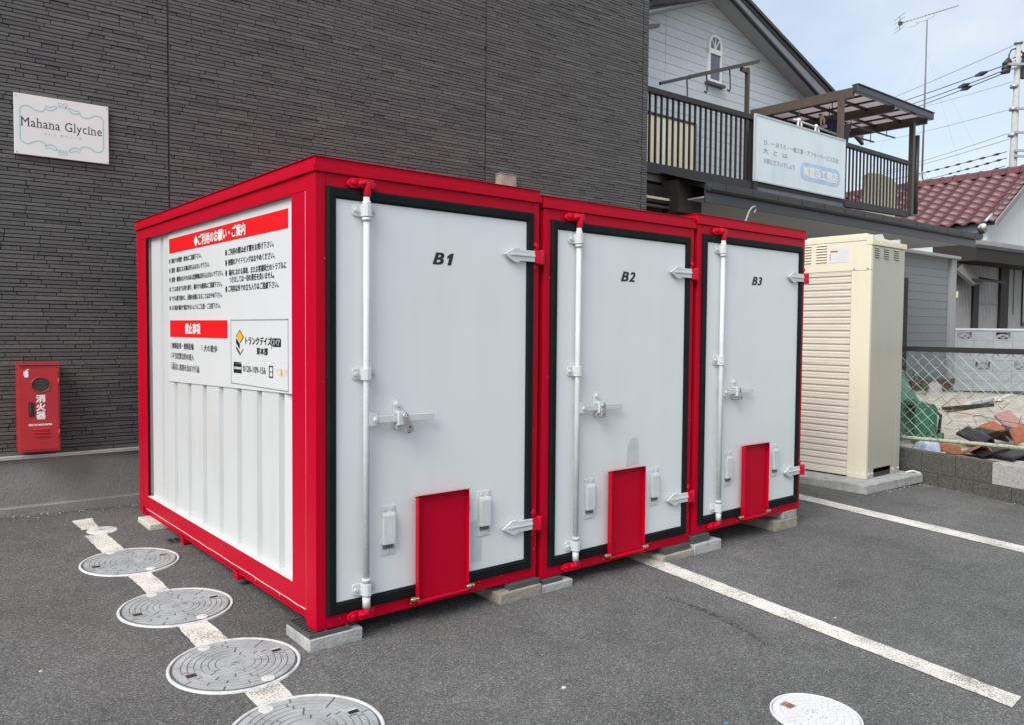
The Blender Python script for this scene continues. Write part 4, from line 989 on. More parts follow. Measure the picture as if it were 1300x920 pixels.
# the long face (-x): corner post, lintel, shutter
mb = MB(); mb.box(0, .04, 0, .205, 0, 2.145); mb.build('corner_post', M['shed'], shed, bevel=.004)
mb = MB(); mb.box(0, .04, 1.42, SL, 0, 2.145); mb.build('corner_post', M['shed'], shed, bevel=.004)
mb = MB(); mb.box(-.002, .04, 0, SL, 2.148, SH); lint = mb.build('lintel_panel', M['shed'], shed, bevel=.004)
def louvres(parent, axis, u0, u1, z0, z1, n, fx):
    for k in range(n):
        z = z0 + (z1-z0)*k/(n-1); m = MB()
        if axis == 'x': m.mat(0).box(fx-.0025, fx+.001, u0, u1, z-.007, z+.004); m.mat(1).prism([(fx-.002, z+.010), (fx-.012, z-.002), (fx-.002, z+.003)], u0, u1, 'y')
        else: m.mat(0).box(u0, u1, fx-.0025, fx+.001, z-.007, z+.004); m.mat(1).prism([(fx-.002, z+.010), (fx-.012, z-.002), (fx-.002, z+.003)], u0, u1, 'x')
        m.build('louvre', [M['darkmesh'], M['shed'] if axis == 'x' else M['shedshade']], parent)
louvres(lint, 'x', .48, .60, 2.255, 2.43, 7, -.002); louvres(lint, 'x', .66, .78, 2.255, 2.43, 7, -.002)
mb = MB(); mb.mat(0).box(-.004, -.0018, .235, .462, 2.240, 2.400); mb.mat(1).box(-.0046, -.003, .36, .44, 2.352, 2.368)
for k in range(6): mb.mat(2).box(-.0046, -.003, .255, .34 + .01*(k % 2), 2.262 + k*.019, 2.266 + k*.019)
for k in range(3): mb.mat(1).box(-.0046, -.003, .435, .447, 2.268 + k*.026, 2.282 + k*.026)
mb.mat(2).box(-.0046, -.003, .30, .39, 2.383, 2.389)
mb.build('warning_label', [M['board'], M['inkred'], M['inkpale']], lint)
for y in (.03, .175):
    MB().tube([(-.001, y, 2.165), (-.006, y, 2.165)], .008, 8, smooth=False).build('bolt', M['steel'], lint)
sh = MB().box(.021, .05, .205, 1.42, .012, 2.148).build('roller_shutter', M['darkbrown'], shed)
pitch = .0715; me = None
mb = MB()
mb.prism([(.022, 0), (.016, .003), (.006, .007), (.004, .016), (.004, .030), (.007, .033), (.007, .036), (.004, .039), (.004, .054), (.007, .060), (.022, .064)], .207, 1.418, 'y')
me = mb.mesh('shutter_slat', [M['slat']])
n = int((2.12 - .10)/pitch)
for k in range(n + 1): inst('shutter_slat', me, sh, (0, 0, .092 + k*pitch))
MB().box(.002, .03, .207, 1.418, .014, .086).build('bottom_bar', M['slat'], sh, bevel=.004)
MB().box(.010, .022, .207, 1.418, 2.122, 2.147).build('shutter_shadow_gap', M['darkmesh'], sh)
MB().box(-.012, .004, 1.00, 1.10, 1.055, 1.072).build('shutter_handle', M['brass'], sh, bevel=.003)
for y in (.03, .10, .18):
    MB().tube([(.001, y, .05), (-.006, y, .05)], .010, 8, smooth=False).build('bolt', M['inkwhite'], shed)
# end face (-y)
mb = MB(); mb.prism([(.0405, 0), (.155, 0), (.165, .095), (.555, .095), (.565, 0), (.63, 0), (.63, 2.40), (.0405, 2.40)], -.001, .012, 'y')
endp = mb.build('end_panel', M['shedshade'], shed, bevel=.003)
mb = MB(); mb.box(.634, SW, -.001, .02, 0, 2.40); mb.build('end_panel', M['shedshade'], shed, bevel=.003)
MB().box(.155, .565, .012, .3, 0, .1).build('fork_pocket', M['darkmesh'], shed)
for a, b in ((.075, .165), (.275, .375), (.50, .60)):
    louvres(endp, 'y', a, b, 2.285, 2.375, 5, -.001)
mb = MB(); mb.box(-.006, SW+.025, -.012, .05, 2.405, 2.46); mb.box(-.006, .05, -.012, SL, 2.452, 2.535-.03)
mb.prism([(-.004, 2.455), (-.004, 2.525), (.02, 2.525), (.35, 2.50), (SW+.02, 2.475), (SW+.02, 2.455)], .05, SL, 'y')
mb.build('shed_roof', M['shed'], shed, bevel=.004)
mb = MB(); mb.prism([(.15, 2.50), (.40, 2.50), (.36, 2.545)], .06, SL, 'y'); mb.prism([(.56, 2.48), (SW+.02, 2.48), (SW+.02, 2.52)], .06, SL, 'y'); mb.build('roof_rib', M['board'], shed)
for x in (.18, .40, .62): MB().tube([(x, -.012, 2.43), (x, -.018, 2.43)], .009, 8, smooth=False).build('bolt', M['inkwhite'], shed)
for x in (.06, .13, .60, .72): MB().tube([(x, 0, .05), (x, -.008, .05)], .010, 8, smooth=False).build('bolt', M['inkwhite'], shed)
mb = MB(); b0 = Vector((7.08, .36, -.045)); mb.tube([b0, b0 + Vector((.06, -.05, .02)), b0 + Vector((.10, -.11, .0)), b0 + Vector((.115, -.13, -.06)), b0 + Vector((.12, -.135, -.125))], .010, 8)
tag(mb.build('white_hose', M['board']), 'short white hose drooping over the end of the shed slab', 'hose')

# ---------------------------------------------------------------- block wall and chain-link fence
BR = math.atan2(-.97172394, -.23611984)          # runs away from the shed towards the right of the picture
BO = Vector((7.2, .24, -.25))
bw = thing('block_wall', 'low two-course concrete block wall under the chain-link fence', 'wall', BO, BR)   # local x along the wall, +y behind it
u0 = -2.6
rnd = random.Random(5)
zt = [(-.02, .205), (.208, .425)] if False else None
for c, (z0, z1, off) in enumerate(((.0, .218, .07), (.222, .438, -.15))):
    x = u0 + off
    while x < 3.6:
        L = .39
        pale = c == 1 and .77 < x + .2 < 1.35
        m = MB().box(0, L - .006, -.0 + rnd.uniform(-.002, .002) + (.0 if c else -.012), .12, z0, z1).build('wall_block', M['blockpale'] if pale else M['block'], bw, bevel=.004)
        m.location = (x + (.015 if c == 1 else 0), 0, 0); x += L
        if pale: m['label'] = 'newer pale block in the top course'
MB().box(u0, 3.6, .012, .108, -.1, .43).build('mortar_core', M['concrete2'], bw)
fence = thing('chain_link_fence', 'green chain-link fence with a rusty flaking bottom rail on the block wall', 'fence', BO, BR)
ftz = [pix(fence, u, v, 'y', .06).z for u, v in ((1145, 443), (1300, 447))]; frz = [pix(fence, u, v, 'y', .06) for u, v in ((1144, 554), (1300, 568))]
FT = (ftz[0] + ftz[1]) / 2
mb = MB(); mb.bar((-2.6, .06, FT), (3.4, .06, FT), .05, .055); mb.build('top_rail', M['darkpipe'], fence)
rp0, rp1 = frz; k = (rp1.z - rp0.z) / (rp1.x - rp0.x)
zr = lambda x: rp0.z + k * (x - rp0.x)
mb = MB(); mb.tube([(-2.6, .06, zr(-2.6)), (-.3, .055, zr(-.3)), (.5, .065, zr(.5)), (1.3, .06, zr(1.3)), (3.4, .06, zr(3.4))], .021, 8); mb.build('bottom_rail', M['railpaint'], fence)
for x in (-2.5, -.9, 2.9):
    MB().tube([(x, .06, .42), (x, .06, FT)], .028, 10).build('post', M['railpaint'], fence)
mb = MB(); cell_w, cell_h = .145, .118
rnd = random.Random(21); x = -2.6; cols = int(6.0 / (cell_w/2))
zlo = zr(0) + .02; rows = int((FT - zlo) / (cell_h/2)) + 1
def node(i, j):
    px_, pz_ = -2.6 + i*cell_w/2, FT - .02 - j*cell_h/2
    slump = max(0, min(1, (px_ - .1) / 1.2)) * max(0, (FT - pz_ - .42))
    rr = random.Random(i*977 + j)
    wob = .003 + .03 * (1 if slump > .05 else 0)
    return Vector((px_ + rr.uniform(-wob, wob), .06 + rr.uniform(-.004, .004) + slump*.05*math.sin(i*.8), pz_ - slump*.12 + rr.uniform(-wob, wob)*.6))
rr2 = random.Random(8); rustw = MB()
for j in range(rows):
    for i in range(cols):
        if (i + j) % 2: continue
        for di in (-1, 1):
            if not (0 <= i + di < cols): continue
            px_ = -2.6 + i*cell_w/2; low = (j / rows)
            torn = px_ > .15 and low > .42
            if torn and rr2.random() < min(.97, .30 + (low-.42)*1.8 + max(0, px_-.5)*.3): continue
            a, b = node(i, j), node(i+di, j+1)
            (rustw if (torn or rr2.random() < .08) else mb).tube([a, b], .0032, 4, cap=False)
mb.build('wire_mesh', M['wire'], fence, kind='stuff', fix=False); rustw.build('rusty_wire', M['wirerust'], fence, kind='stuff', fix=False)
mb = MB(); mb.tube([(-2.6, .058, .95), (-.2, .058, .93), (.6, .06, .88), (1.5, .062, .80), (3.4, .06, .84)], .0035, 5); mb.tube([(.0, .05, .62), (.10, .03, .70), (.16, .02, .60), (.2, .03, .50), (.26, .05, .56)], .004, 5)
mb.tube([(.58, .05, .68), (.62, .05, .75), (.66, .05, .68), (.62, .05, .60), (.58, .05, .68)], .004, 5); mb.build('loose_wire', M['wirerust'], fence)

# ---------------------------------------------------------------- yard behind the fence
bd = Vector((-.23611984, -.97172394, 0)); bn = Vector((.97172394, -.23611984, 0))
K = 1.2
P0 = CAM + ray(1155, 268) * (13.0 * K / ray(1155, 268).dot(FWD))
HR = math.radians(-1.372); HX = Vector((math.cos(HR), math.sin(HR), 0)); HY = Vector((-HX.y, HX.x, 0))
rnd = random.Random(4)
def yard_z(x, y):
    if x < 15: a = .150 + .13 * max(0, (x - 8) / 7) * max(0, min(1, (y + 2) / 4))
    else: a = .150 + .13 * max(0, min(1, (y + 2) / 4)) - .055 * min(x - 15, 7)
    return a
mb = MB(); vs = []; fs = []
ys = [-30, -20, -12, -8, -6] + [-5 + .3*i for i in range(33)]
ts = [0, .03, .06, .1, .15, .2, .3, .4, .5, .6, .7, .8, .9, 1.0, 1.15, 1.3, 1.5, 1.8, 2.2, 2.6, 3.2, 4, 5, 6, 7, 8, 10, 12, 14, 18, 26, 40]
for y in ys:
    xw = 7.2 + (y - .24) * .23611984/.97171 + .12
    for tt in ts: vs.append((xw + tt, y, yard_z(xw + tt, y) + (rnd.uniform(-.018, .018) if tt < 9 else 0)))
for j in range(len(ys)-1):
    for i in range(len(ts)-1):
        q = j*len(ts)+i; fs.append((q, q+1, q+1+len(ts), q+len(ts)))
mb.add(vs, fs, True); tag(mb.build('yard_ground', M['yard']), kind='structure')

# ---------------------------------------------------------------- house with the balcony
hb = Vector((P0.x, P0.y, 0))
H = thing('balcony_house', 'pale sided two-storey house with a brown balcony and canopy behind the containers', 'house', hb, HR)
def hp(u, v, b=0.0): return pix(H, u, v, 'y', b)
WB = 2.0                                          # gable wall lies this far behind the balcony front
RB = WB - .42                                     # barge boards
jr0, jr1 = hp(906.8, 6.5, WB), hp(1015.7, 118, WB); kr = (jr1.z - jr0.z)/(jr1.x - jr0.x)
jl0, jl1 = hp(825.5, 20, WB), hp(908.6, 1, WB); kl = (jl1.z - jl0.z)/(jl1.x - jl0.x)
xa = (jl0.z - kl*jl0.x - jr0.z + kr*jr0.x) / (kr - kl); za = jr0.z + kr*(xa - jr0.x)
topz = lambda x: za + (kr*(x - xa) if x > xa else kl*(x - xa))
XL, XR = -9.2, hp(1060, 170, WB).x
BF = hp(1100, 262, 0).z - .1                       # balcony floor
# gable wall boards
gw = MB().prism([(XL, 2.2), (XR, 2.2), (XR, topz(XR)), (xa, za), (XL, topz(XL))], WB + .014, WB + .12, 'y').build('gable_wall', M['sidinggap'], H)
bh = .163; z = BF - .25; rnd = random.Random(9)
xj = hp(845, 60, WB).x
def clip(x0, x1, z0, z1):
    """board rectangle cut by the roof slopes"""
    po = [(x0, z0), (x1, z0)]
    def slide(x, z):                               # keep below roof
        return z <= topz(x)
    xs = sorted({x0, x1, xa} | {xa + (z1-za)/kr, xa + (z1-za)/kl, xa + (z0-za)/kr, xa + (z0-za)/kl})
    xs = [x for x in xs if x0 - 1e-6 <= x <= x1 + 1e-6 and topz(x) > z0 - 1e-6]
    if not xs or max(min(z1, topz(x)) for x in xs) - z0 < .012 or xs[-1] - xs[0] < .02: return None
    return [(xs[0], z0), (xs[-1], z0)] + [(x, min(z1, topz(x))) for x in reversed(xs) if min(z1, topz(x)) > z0 + 1e-4]
while z < za:
    for a, b in ((XL, xj - .004), (xj + .004, XR)):
        po = clip(a, b, z, z + bh - .007)
        if po and len(po) > 2: MB().prism(po, WB, WB + .014, 'y').build('siding_board', M['siding'], gw)
    z += bh
# arched window
wl_, wr_ = hp(897.5, 80, WB).x, hp(914, 80, WB).x; wb_, wt_ = hp(905, 107, WB).z, hp(905, 45, WB).z; wm = hp(905, 64, WB).z
wc = (wl_ + wr_)/2; wrad = (wr_ - wl_)/2
win = thing_dummy = MB()
def arch(r, zc, n=12): return [(wc + r*math.cos(math.pi*k/n), zc + r*math.sin(math.pi*k/n)) for k in range(n+1)]
zc = wt_ - wrad
fw = MB()
outer, inner = arch(wrad, zc), arch(wrad - .045, zc)
for a, b, c, d in zip(outer[:-1], outer[1:], inner[1:], inner[:-1]): fw.prism([a, b, c, d], WB - .05, WB + .0, 'y')
fw.box(wl_, wl_ + .045, WB - .05, WB, wb_, zc); fw.box(wr_ - .045, wr_, WB - .05, WB, wb_, zc)
fw.box(wl_, wr_, WB - .052, WB, wb_, wb_ + .06); fw.box(wl_, wr_, WB - .056, WB, wm - .09, wm)
frm = fw.build('window_frame', M['framewhite'], H)
MB().prism([(wl_ + .04, wb_ + .05), (wr_ - .04, wb_ + .05), (wr_ - .04, zc)] + inner[1:-1] + [(wl_ + .04, zc)], WB - .028, WB - .001, 'y').build('pane', M['roomglass'], frm)
mb = MB()
for k in range(1, 4): a = math.pi*k/4; mb.bar((wc, WB - .035, wm), (wc + (wrad - .03)*math.cos(a), WB - .035, zc + (wrad - .03)*math.sin(a) if k == 2 else wm + (zc - wm) + (wrad-.03)*math.sin(a)), .018, .022, up=(0, 1, 0))
mb.build('glazing_bar', M['framewhite'], frm)
MB().box(wl_ - .06, wr_ + .06, WB - .10, WB, wb_ - .05, wb_ - .005).build('window_sill', M['tan'], frm)
# roof: slabs, barge boards, soffit
XE = XR + .45; XLE = XL - .5
bo0, bo1 = hp(947, 0, RB), hp(1047.5, 115, RB); kbo = (bo1.z - bo0.z)/(bo1.x - bo0.x)
th = max(.07, bo0.z + kbo*(xa - bo0.x) - za - .05)
for (x1, k, nm) in ((XE, kr, 'r'), (XLE, kl, 'l')):
    z1 = za + k*(x1 - xa)
    r = MB().prism([(xa, za + .004), (x1, z1 + .004), (x1, z1 + th), (xa, za + th)], RB + .05, 9.0, 'y').build('gable_roof', M['soffit'], H)
    MB().prism([(xa, za + th + .002), (x1 + (.08 if k < 0 else -.08), z1 + th + .002), (x1 + (.08 if k < 0 else -.08), z1 + th + .06), (xa, za + th + .07)], RB - .05, 9.0, 'y').build('roofing', M['roofdark'], r)
    if k < 0:
        p, q = hp(931.7, 0, RB), hp(1037, 117, RB)
    else:
        p, q = hp(824.6, 5.5, RB), hp(875, 0, RB)
    kk = (q.z - p.z)/(q.x - p.x); lo = lambda x: p.z + kk*(x - p.x)
    MB().prism([(xa, lo(xa)), (x1, lo(x1)), (x1, z1 + th - .02), (xa, za + th - .02)], RB, RB + .045, 'y').build('barge_board', M['barge'], r)
    MB().prism([(xa, lo(xa) - .03), (x1, lo(x1) - .03), (x1, lo(x1) + .012), (xa, lo(xa) + .012)], RB - .012, RB + .055, 'y').build('barge_edge', M['darkbrown'], r)
    MB().prism([(xa, za + th - .075), (x1, z1 + th - .075), (x1, z1 + th), (xa, za + th)], RB - .02, RB + .0, 'y').build('verge_trim', M['darkbrown'], r)
# balcony
def rail_section(xl, xr, n, ztop_l, ztop_r, zb_l, zb_r, zbb_l, zbb_r):
    mb = MB()
    mb.prism([(xl, ztop_l - .075), (xr, ztop_r - .075), (xr, ztop_r), (xl, ztop_l)], -.04, .045, 'y')
    mb.prism([(xl, zbb_l), (xr, zbb_r), (xr, zb_r), (xl, zb_l)], -.03, .04, 'y')
    r = mb.build('balcony_railing', M['darkbrown'], H, bevel=.004)
    for i in range(n):
        x = xl + (xr - xl)*(i + .5)/n; tt = (i + .5)/n
        MB().box(x - .013, x + .013, -.013, .013, zb_l + (zb_r - zb_l)*tt - .02, ztop_l + (ztop_r - ztop_l)*tt - .04).build('baluster', M['darkbrown'], r)
    return r
A = hp(822.6, 110.7); B = hp(956, 147.2); C_ = hp(823, 206.3); D_ = hp(955, 231.3); E_ = hp(823, 219.8); F_ = hp(955, 242)
kx = lambda a, b, x: a.z + (b.z - a.z)/(b.x - a.x)*(x - a.x)
xl = A.x - .75
rail_section(xl, B.x, 26, kx(A, B, xl), B.z, kx(C_, D_, xl), D_.z, kx(E_, F_, xl), F_.z)
A2 = hp(1073.8, 181.6); B2 = hp(1153, 205.4); C2_ = hp(1072.7, 254); D2 = hp(1151, 268.4); F2 = hp(1151, 276)
rail_section(A2.x - .05, B2.x, 19, A2.z, B2.z, C2_.z, D2.z, C2_.z - .13, F2.z)
MB().box(B.x - .02, hp(960, 180).x - .02, -.06, .06, F_.z - .04, B.z + .03).build('balcony_post', M['darkbrown'], H, bevel=.005)
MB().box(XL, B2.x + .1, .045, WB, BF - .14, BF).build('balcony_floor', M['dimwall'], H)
MB().box(hp(958, 230).x, A2.x, -.01, .04, BF - .10, D_.z + .12).build('apron_panel', M['barge'], H)
mb = MB(); mb.prism([(hp(956, 230).x, hp(956, 231).z), (hp(1071, 252).x, hp(1071, 253).z), (hp(1071, 252).x, hp(1071, 258).z), (hp(956, 230).x, hp(956, 236).z)], -.03, .0, 'y'); mb.build('sign_ledge', M['darkbrown'], H)
# cream storm shutter behind the balcony bars
s0, s1 = hp(800, 150, WB - .06), hp(884.5, 158, WB - .06)
z1_, z0_ = hp(884, 157, WB - .06).z, BF
st = MB(); st.box(s0.x, s1.x, WB - .06, WB - .002, z1_ - .045, z1_); st.box(s1.x - .045, s1.x, WB - .06, WB - .002, z0_, z1_ - .045); st = st.build('shutter_box', M['darkbrown'], H)
xm = hp(842, 170, WB - .06).x
MB().box(s0.x, xm - .05, WB - .045, WB - .004, z0_, z1_ - .045).build('storm_shutter', M['creamshut'], st)
MB().box(xm + .06, s1.x - .045, WB - .05, WB - .004, z0_, z1_ - .045).build('storm_shutter', M['creamshut'], st)
MB().box(xm - .05, xm + .06, WB - .05, WB - .004, z0_, z1_ - .045).build('shutter_stile', M['framewhite'], st)
lampb = MB().prism([(hp(805, 38, WB - .5).x, hp(824, 39, WB - .5).z), (hp(835, 34, WB - .5).x, hp(834, 31, WB - .5).z), (hp(835, 34, WB - .5).x, hp(834, 35.5, WB - .5).z), (hp(805, 38, WB - .5).x, hp(824, 43, WB - .5).z)], WB - .55, WB - .45, 'y').build('roof_bracket', M['tan'], H)
# canopy over the right half of the balcony
cf = -.12
n0, n1 = hp(1083, 111, cf), hp(1178, 147, cf); cz = (n0.z + n1.z)/2; cb = WB - .01; rise = .05
hh = .17
XC = [n0.x, n0.x + (n1.x - n0.x)*.52, n1.x]
def beam(mb, x, w): mb.prism([(cf, cz - hh), (cb, cz - hh + rise), (cb, cz + rise), (cf, cz)], x - w/2, x + w/2, 'x')
mb = MB(); beam(mb, XC[0] + .03, .06); cnp = mb.build('canopy_frame', M['tan'], H, bevel=.004)
mb = MB(); beam(mb, XC[2] - .03, .06); mb.build('side_beam', M['tan'], cnp); mb = MB(); beam(mb, XC[1], .05); mb.build('rafter', M['tan'], cnp)
mb = MB(); mb.box(XC[0] - .02, XC[2] + .05, cf - .10, cf, cz - .10, cz + .02); mb.box(XC[0] - .02, XC[2] + .05, cf - .12, cf + .02, cz + .02, cz + .045); mb.build('canopy_gutter', M['guttermat'], cnp, bevel=.012)
mb = MB(); mb.box(XC[0], XC[2], cb - .05, cb, cz - hh + rise, cz + rise); mb.build('wall_plate', M['darkbrown'], cnp)
npur = 4
for k in range(1, npur):
    y = cf + (cb - cf)*k/npur; zz = cz + rise*k/npur
    MB().box(XC[0] + .06, XC[2] - .06, y - .02, y + .02, zz - .055, zz - .008).build('purlin', M['darkbrown'], cnp)
for a, b in ((XC[0] + .06, XC[1] - .025), (XC[1] + .025, XC[2] - .06)):
    for q in (1/3, 2/3):
        x = a + (b-a)*q; m = MB(); m.prism([(cf, cz - .045), (cb, cz - .045 + rise), (cb, cz + rise - .01), (cf, cz - .01)], x - .012, x + .012, 'x'); m.build('glazing_bar', M['darkbrown'], cnp)
    for k in range(npur):
        y0 = cf + (cb - cf)*k/npur + .004; y1 = cf + (cb - cf)*(k+1)/npur - .004
        m = MB(); m.prism([(y0, cz + rise*k/npur - .004), (y1, cz + rise*(k+1)/npur - .004), (y1, cz + rise*(k+1)/npur + .002), (y0, cz + rise*k/npur + .002)], a - .05, b + .05, 'x'); m.build('canopy_sheet', M['sheet'], cnp)
for (ut, ub, vt, vb) in ((1066.5, 1067, 124, 230), (1157, 1157, 152, 272)):
    x = hp((ut+ub)/2, (vt+vb)/2).x; MB().box(x - .045, x + .045, -.045, .045, hp(ub, vb).z - .05, cz - hh + .01).build('canopy_post', M['tan'] if ut < 1100 else M['brown'], H, bevel=.005)
x = hp(1164, 200, .06).x
MB().tube([(x, .06, hp(1163, 172, .06).z), (x, .06, hp(1159, 272, .06).z)], .045, 10).build('downpipe', M['trimpale'] if False else M['brown'], H)
PB = 1.10                                          # plane of the porch
# lower roof, gutter, fascia
gf = -.62
g0, g1 = hp(897, 237.5, gf), hp(1240, 297.5, gf)
gz_ = (hp(957, 249, gf).z + hp(1190, 287, gf).z)/2
GX0, GX1 = g0.x, g1.x
RTOP = BF - .02
mb = MB(); mb.prism([(gf + .04, gz_ + .02), (.03, RTOP), (.03, RTOP - .08), (gf + .04, gz_ - .05)], GX0, GX1 + .1, 'x'); lr = mb.build('lower_roof', M['roofdark'], H)
nt_ = 17
for i in range(nt_ + 1):
    x = GX0 + (GX1 - GX0)*i/nt_
    m = MB(); m.prism([(gf + .02, gz_ + .025), (.02, RTOP + .005), (.02, RTOP + .014), (gf + .02, gz_ + .036)], x - (GX1-GX0)/nt_/2 + .004, x + (GX1-GX0)/nt_/2 - .004, 'x'); m.prism([(gf + .015, gz_ + .036), (.02, RTOP + .014), (.02, RTOP + .024), (gf + .015, gz_ + .046)], x + (GX1-GX0)/nt_/2 - .05, x + (GX1-GX0)/nt_/2 - .005, 'x'); m.build('roof_tile', M['roofdark'], lr)
mb = MB(); mb.prism([(gf - .11, gz_ + .0), (gf - .095, gz_ - .08), (gf - .03, gz_ - .10), (gf + .01, gz_ - .06), (gf + .01, gz_ + .005), (gf - .01, gz_ + .005), (gf - .02, gz_ - .05), (gf - .05, gz_ - .07), (gf - .085, gz_ - .055), (gf - .097, gz_ + .005)], GX0, GX1 + .05, 'x'); gt = mb.build('gutter', M['guttermat'], H)
for i in range(14):
    x = GX0 + (GX1 - GX0)*(i + .5)/14; m = MB(); m.box(x - .008, x + .008, gf - .114, gf - .106, gz_ - .06, gz_ + .008); m.box(x - .008, x + .008, gf - .106, gf + .01, gz_ + .006, gz_ + .012); m.build('gutter_bracket', M['roofdark'], gt)
m = MB(); m.box(GX0, GX1, gf + .012, gf + .04, gz_ - .24, gz_ + .02); m.build('fascia', M['guttermat'], H)
m = MB(); m.box(GX0, GX1 - .1, gf + .04, PB - .02, gz_ - .18, gz_ - .16); m.build('eave_soffit', M['soffit'], H)
# walls of the lower storey
c0, c1 = hp(1206.5, 400, PB), hp(1213, 400, PB)
YG = hp(1209, 493, PB).z
lt0, lt1 = hp(1150, 306, PB), hp(1180, 321.5, PB)
MB().box(hp(1000, 400, PB).x, c1.x - .01, PB - .10, PB + .14, lt1.z, gz_ - .181).build('porch_lintel', M['lintelgrey'], H)
MB().box(c0.x, c1.x, PB, PB + .12, YG - .3, gz_ - .181).build('corner_trim', M['lintelgrey'], H, bevel=.006)
MB().box(c1.x - .03, c1.x, PB + .12, 6.0, YG - .3, gz_ - .17).build('end_wall', M['siding'], H)
PW = PB + .07
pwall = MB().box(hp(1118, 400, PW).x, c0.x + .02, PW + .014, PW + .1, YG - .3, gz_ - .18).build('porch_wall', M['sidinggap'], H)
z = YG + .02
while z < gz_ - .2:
    MB().box(hp(1147, 400, PW).x, c0.x + .01, PW, PW + .014, z, min(z + .185, gz_ - .185)).build('siding_board', M['sidingshade'], pwall)  # pale siding darkened: shade under the eave put into its colour
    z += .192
dx0_, dx1_ = hp(1130, 400, PW - .03).x, hp(1151, 400, PW - .03).x
dr = MB().box(dx0_, dx1_, PW - .05, PW + .01, YG, hp(1145, 353, PW).z).build('louvred_door', M['darkwood'], H)
z = YG + .1; lm = MB().box(dx0_ + .03, dx1_ - .02, PW - .062, PW - .05, 0, .018).mesh('door_slat', [M['darkbrown']])
while z < hp(1145, 355, PW).z - .05: inst('door_slat', lm, dr, (0, 0, z)); z += .045
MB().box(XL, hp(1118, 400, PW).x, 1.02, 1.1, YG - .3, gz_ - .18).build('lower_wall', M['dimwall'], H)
for xx in (hp(960, 270, 1.).x, hp(1060, 280, 1.).x): MB().box(xx - .01, xx + .01, 1.012, 1.02, YG, gz_ - .18).build('wall_joint', M['sidinggap'], H)
MB().box(hp(885, 280, 1.).x, hp(1118, 400, 1.).x, .995, 1.02, hp(960, 268, 1.).z - .015, hp(960, 268, 1.).z + .015).build('wall_moulding', M['trimpale'], H)
# dark recess left of the lower roof, with a few timbers
MB().box(XL, GX0 + .1, -.02, .6, BF - .45, BF - .2).build('recess_beam', M['darkwood'], H)
MB().box(XL, hp(880, 262, .3).x, .30, .58, YG, BF - .45).build('recess_back', M['darkwood'], H)
for v0, v1, mt in ((252, 255, M['creamshut']), (256.5, 259, M['darkbrown']), (262, 265, M['tan'])):
    a, b = hp(815, v0, -.1), hp(864, v0 - .5, -.1); MB().box(a.x, b.x, -.14, -.06, hp(840, v1, -.1).z, hp(840, v0, -.1).z).build('stored_timber', mt, H)
m = MB(); a = hp(872, 250, -.2); m.box(a.x - .3, a.x + .2, -.3, .0, a.z - .25, a.z + .2); m.prism([(a.x + .0, a.z - .5), (a.x + .06, a.z - .5), (a.x + .3, a.z + .1), (a.x + .1, a.z + .1)], -.25, -.18, 'y'); m.build('eave_bracket', M['darkwood'], H)
# bent pipe above the last container
p0 = hp(945, 281, .1); pts = [hp(u, v, -.9) for u, v in ((943, 290), (947, 280), (951, 269), (955, 263.5), (958.5, 262.5), (960, 266), (957, 271))]
MB().tube(pts, .013, 8).build('bent_pipe', M['lintelgrey'], H)
# brown brick base under the porch corner
bk = MB().box(-.105, .105, 0, .09, -.065, .065).mesh('brick', [M['brickbrown']])
for r in range(2):
    for i in range(10):
        x = hp(1150, 480, PB).x + i*.225 + (.1 if r else 0)
        if x < c1.x + .1: inst('brick', bk, H, (x, PB - .14, YG + .07 + r*.14))
MB().box(c1.x + .004, c1.x + .05, PB - .03, PB + .02, hp(1210, 378, PB).z, hp(1210, 370, PB).z).build('meter_tag', M['creamshut'], H)
# service cable bracket at the end of the gutter
m = MB(); q = hp(1243, 290, gf); m.tube([q, q + Vector((.05, -.05, -.12))], .05, 8); m.tube([q + Vector((-.05, 0, -.1)), q + Vector((-.2, .1, -.35))], .02, 6); m.mat(1).tube([q + Vector((.0, -.02, .02)), q + Vector((.10, -.06, .05))], .055, 8)
m.build('cable_bracket', [M['darkwood'], M['porcelain']], H)

# shop sign on the balcony
s00, s11 = hp(960, 148, -.06), hp(1070.5, 251.5, -.06); s10 = hp(1072, 178.5, -.06); s01 = hp(957, 228, -.06)
sz0, sz1 = (s01.z + s11.z)/2, (s00.z + s10.z)/2; sx0, sx1 = (s00.x + s01.x)/2, (s10.x + s11.x)/2
sg = thing('shop_sign', 'large faded pale blue shop sign hung on the balcony railing of the house', 'sign', FRAMES[H.name] @ Vector((sx0, -.045, sz0)), HR)
sw, shh = sx1 - sx0, sz1 - sz0
MB().box(0, sw, -.02, 0, 0, shh).build('sign_board', M['signpale'], sg)
m = MB(); m.box(-.02, sw+.02, -.03, 0, -.025, 0); m.box(-.02, sw+.02, -.03, 0, shh, shh+.025); m.box(-.025, 0, -.03, 0, 0, shh); m.box(sw, sw+.025, -.03, 0, 0, shh); m.build('sign_frame', M['trimpale'], sg)
def sp(u, v): q = hp(u, v, -.06); return q.x - sx0, q.z - sz0
bx0, bz1 = sp(1012, 200); bx1, bz0 = sp(1070, 238); bx1 = sw*.955
bz0, bz1 = shh*.16, shh*.46; bx0 = sw*.475
r = (bz1-bz0)/2; po = [(bx0 + r + r*math.cos(math.pi/2 + math.pi*k/8), bz0 + r + r*math.sin(math.pi/2 + math.pi*k/8)) for k in range(9)] + [(bx1 - r + r*math.cos(-math.pi/2 + math.pi*k/8), bz0 + r + r*math.sin(-math.pi/2 + math.pi*k/8)) for k in range(9)]
MB().prism(po, -.0225, -.0202, 'y').build('blue_band', M['signblue'], sg)
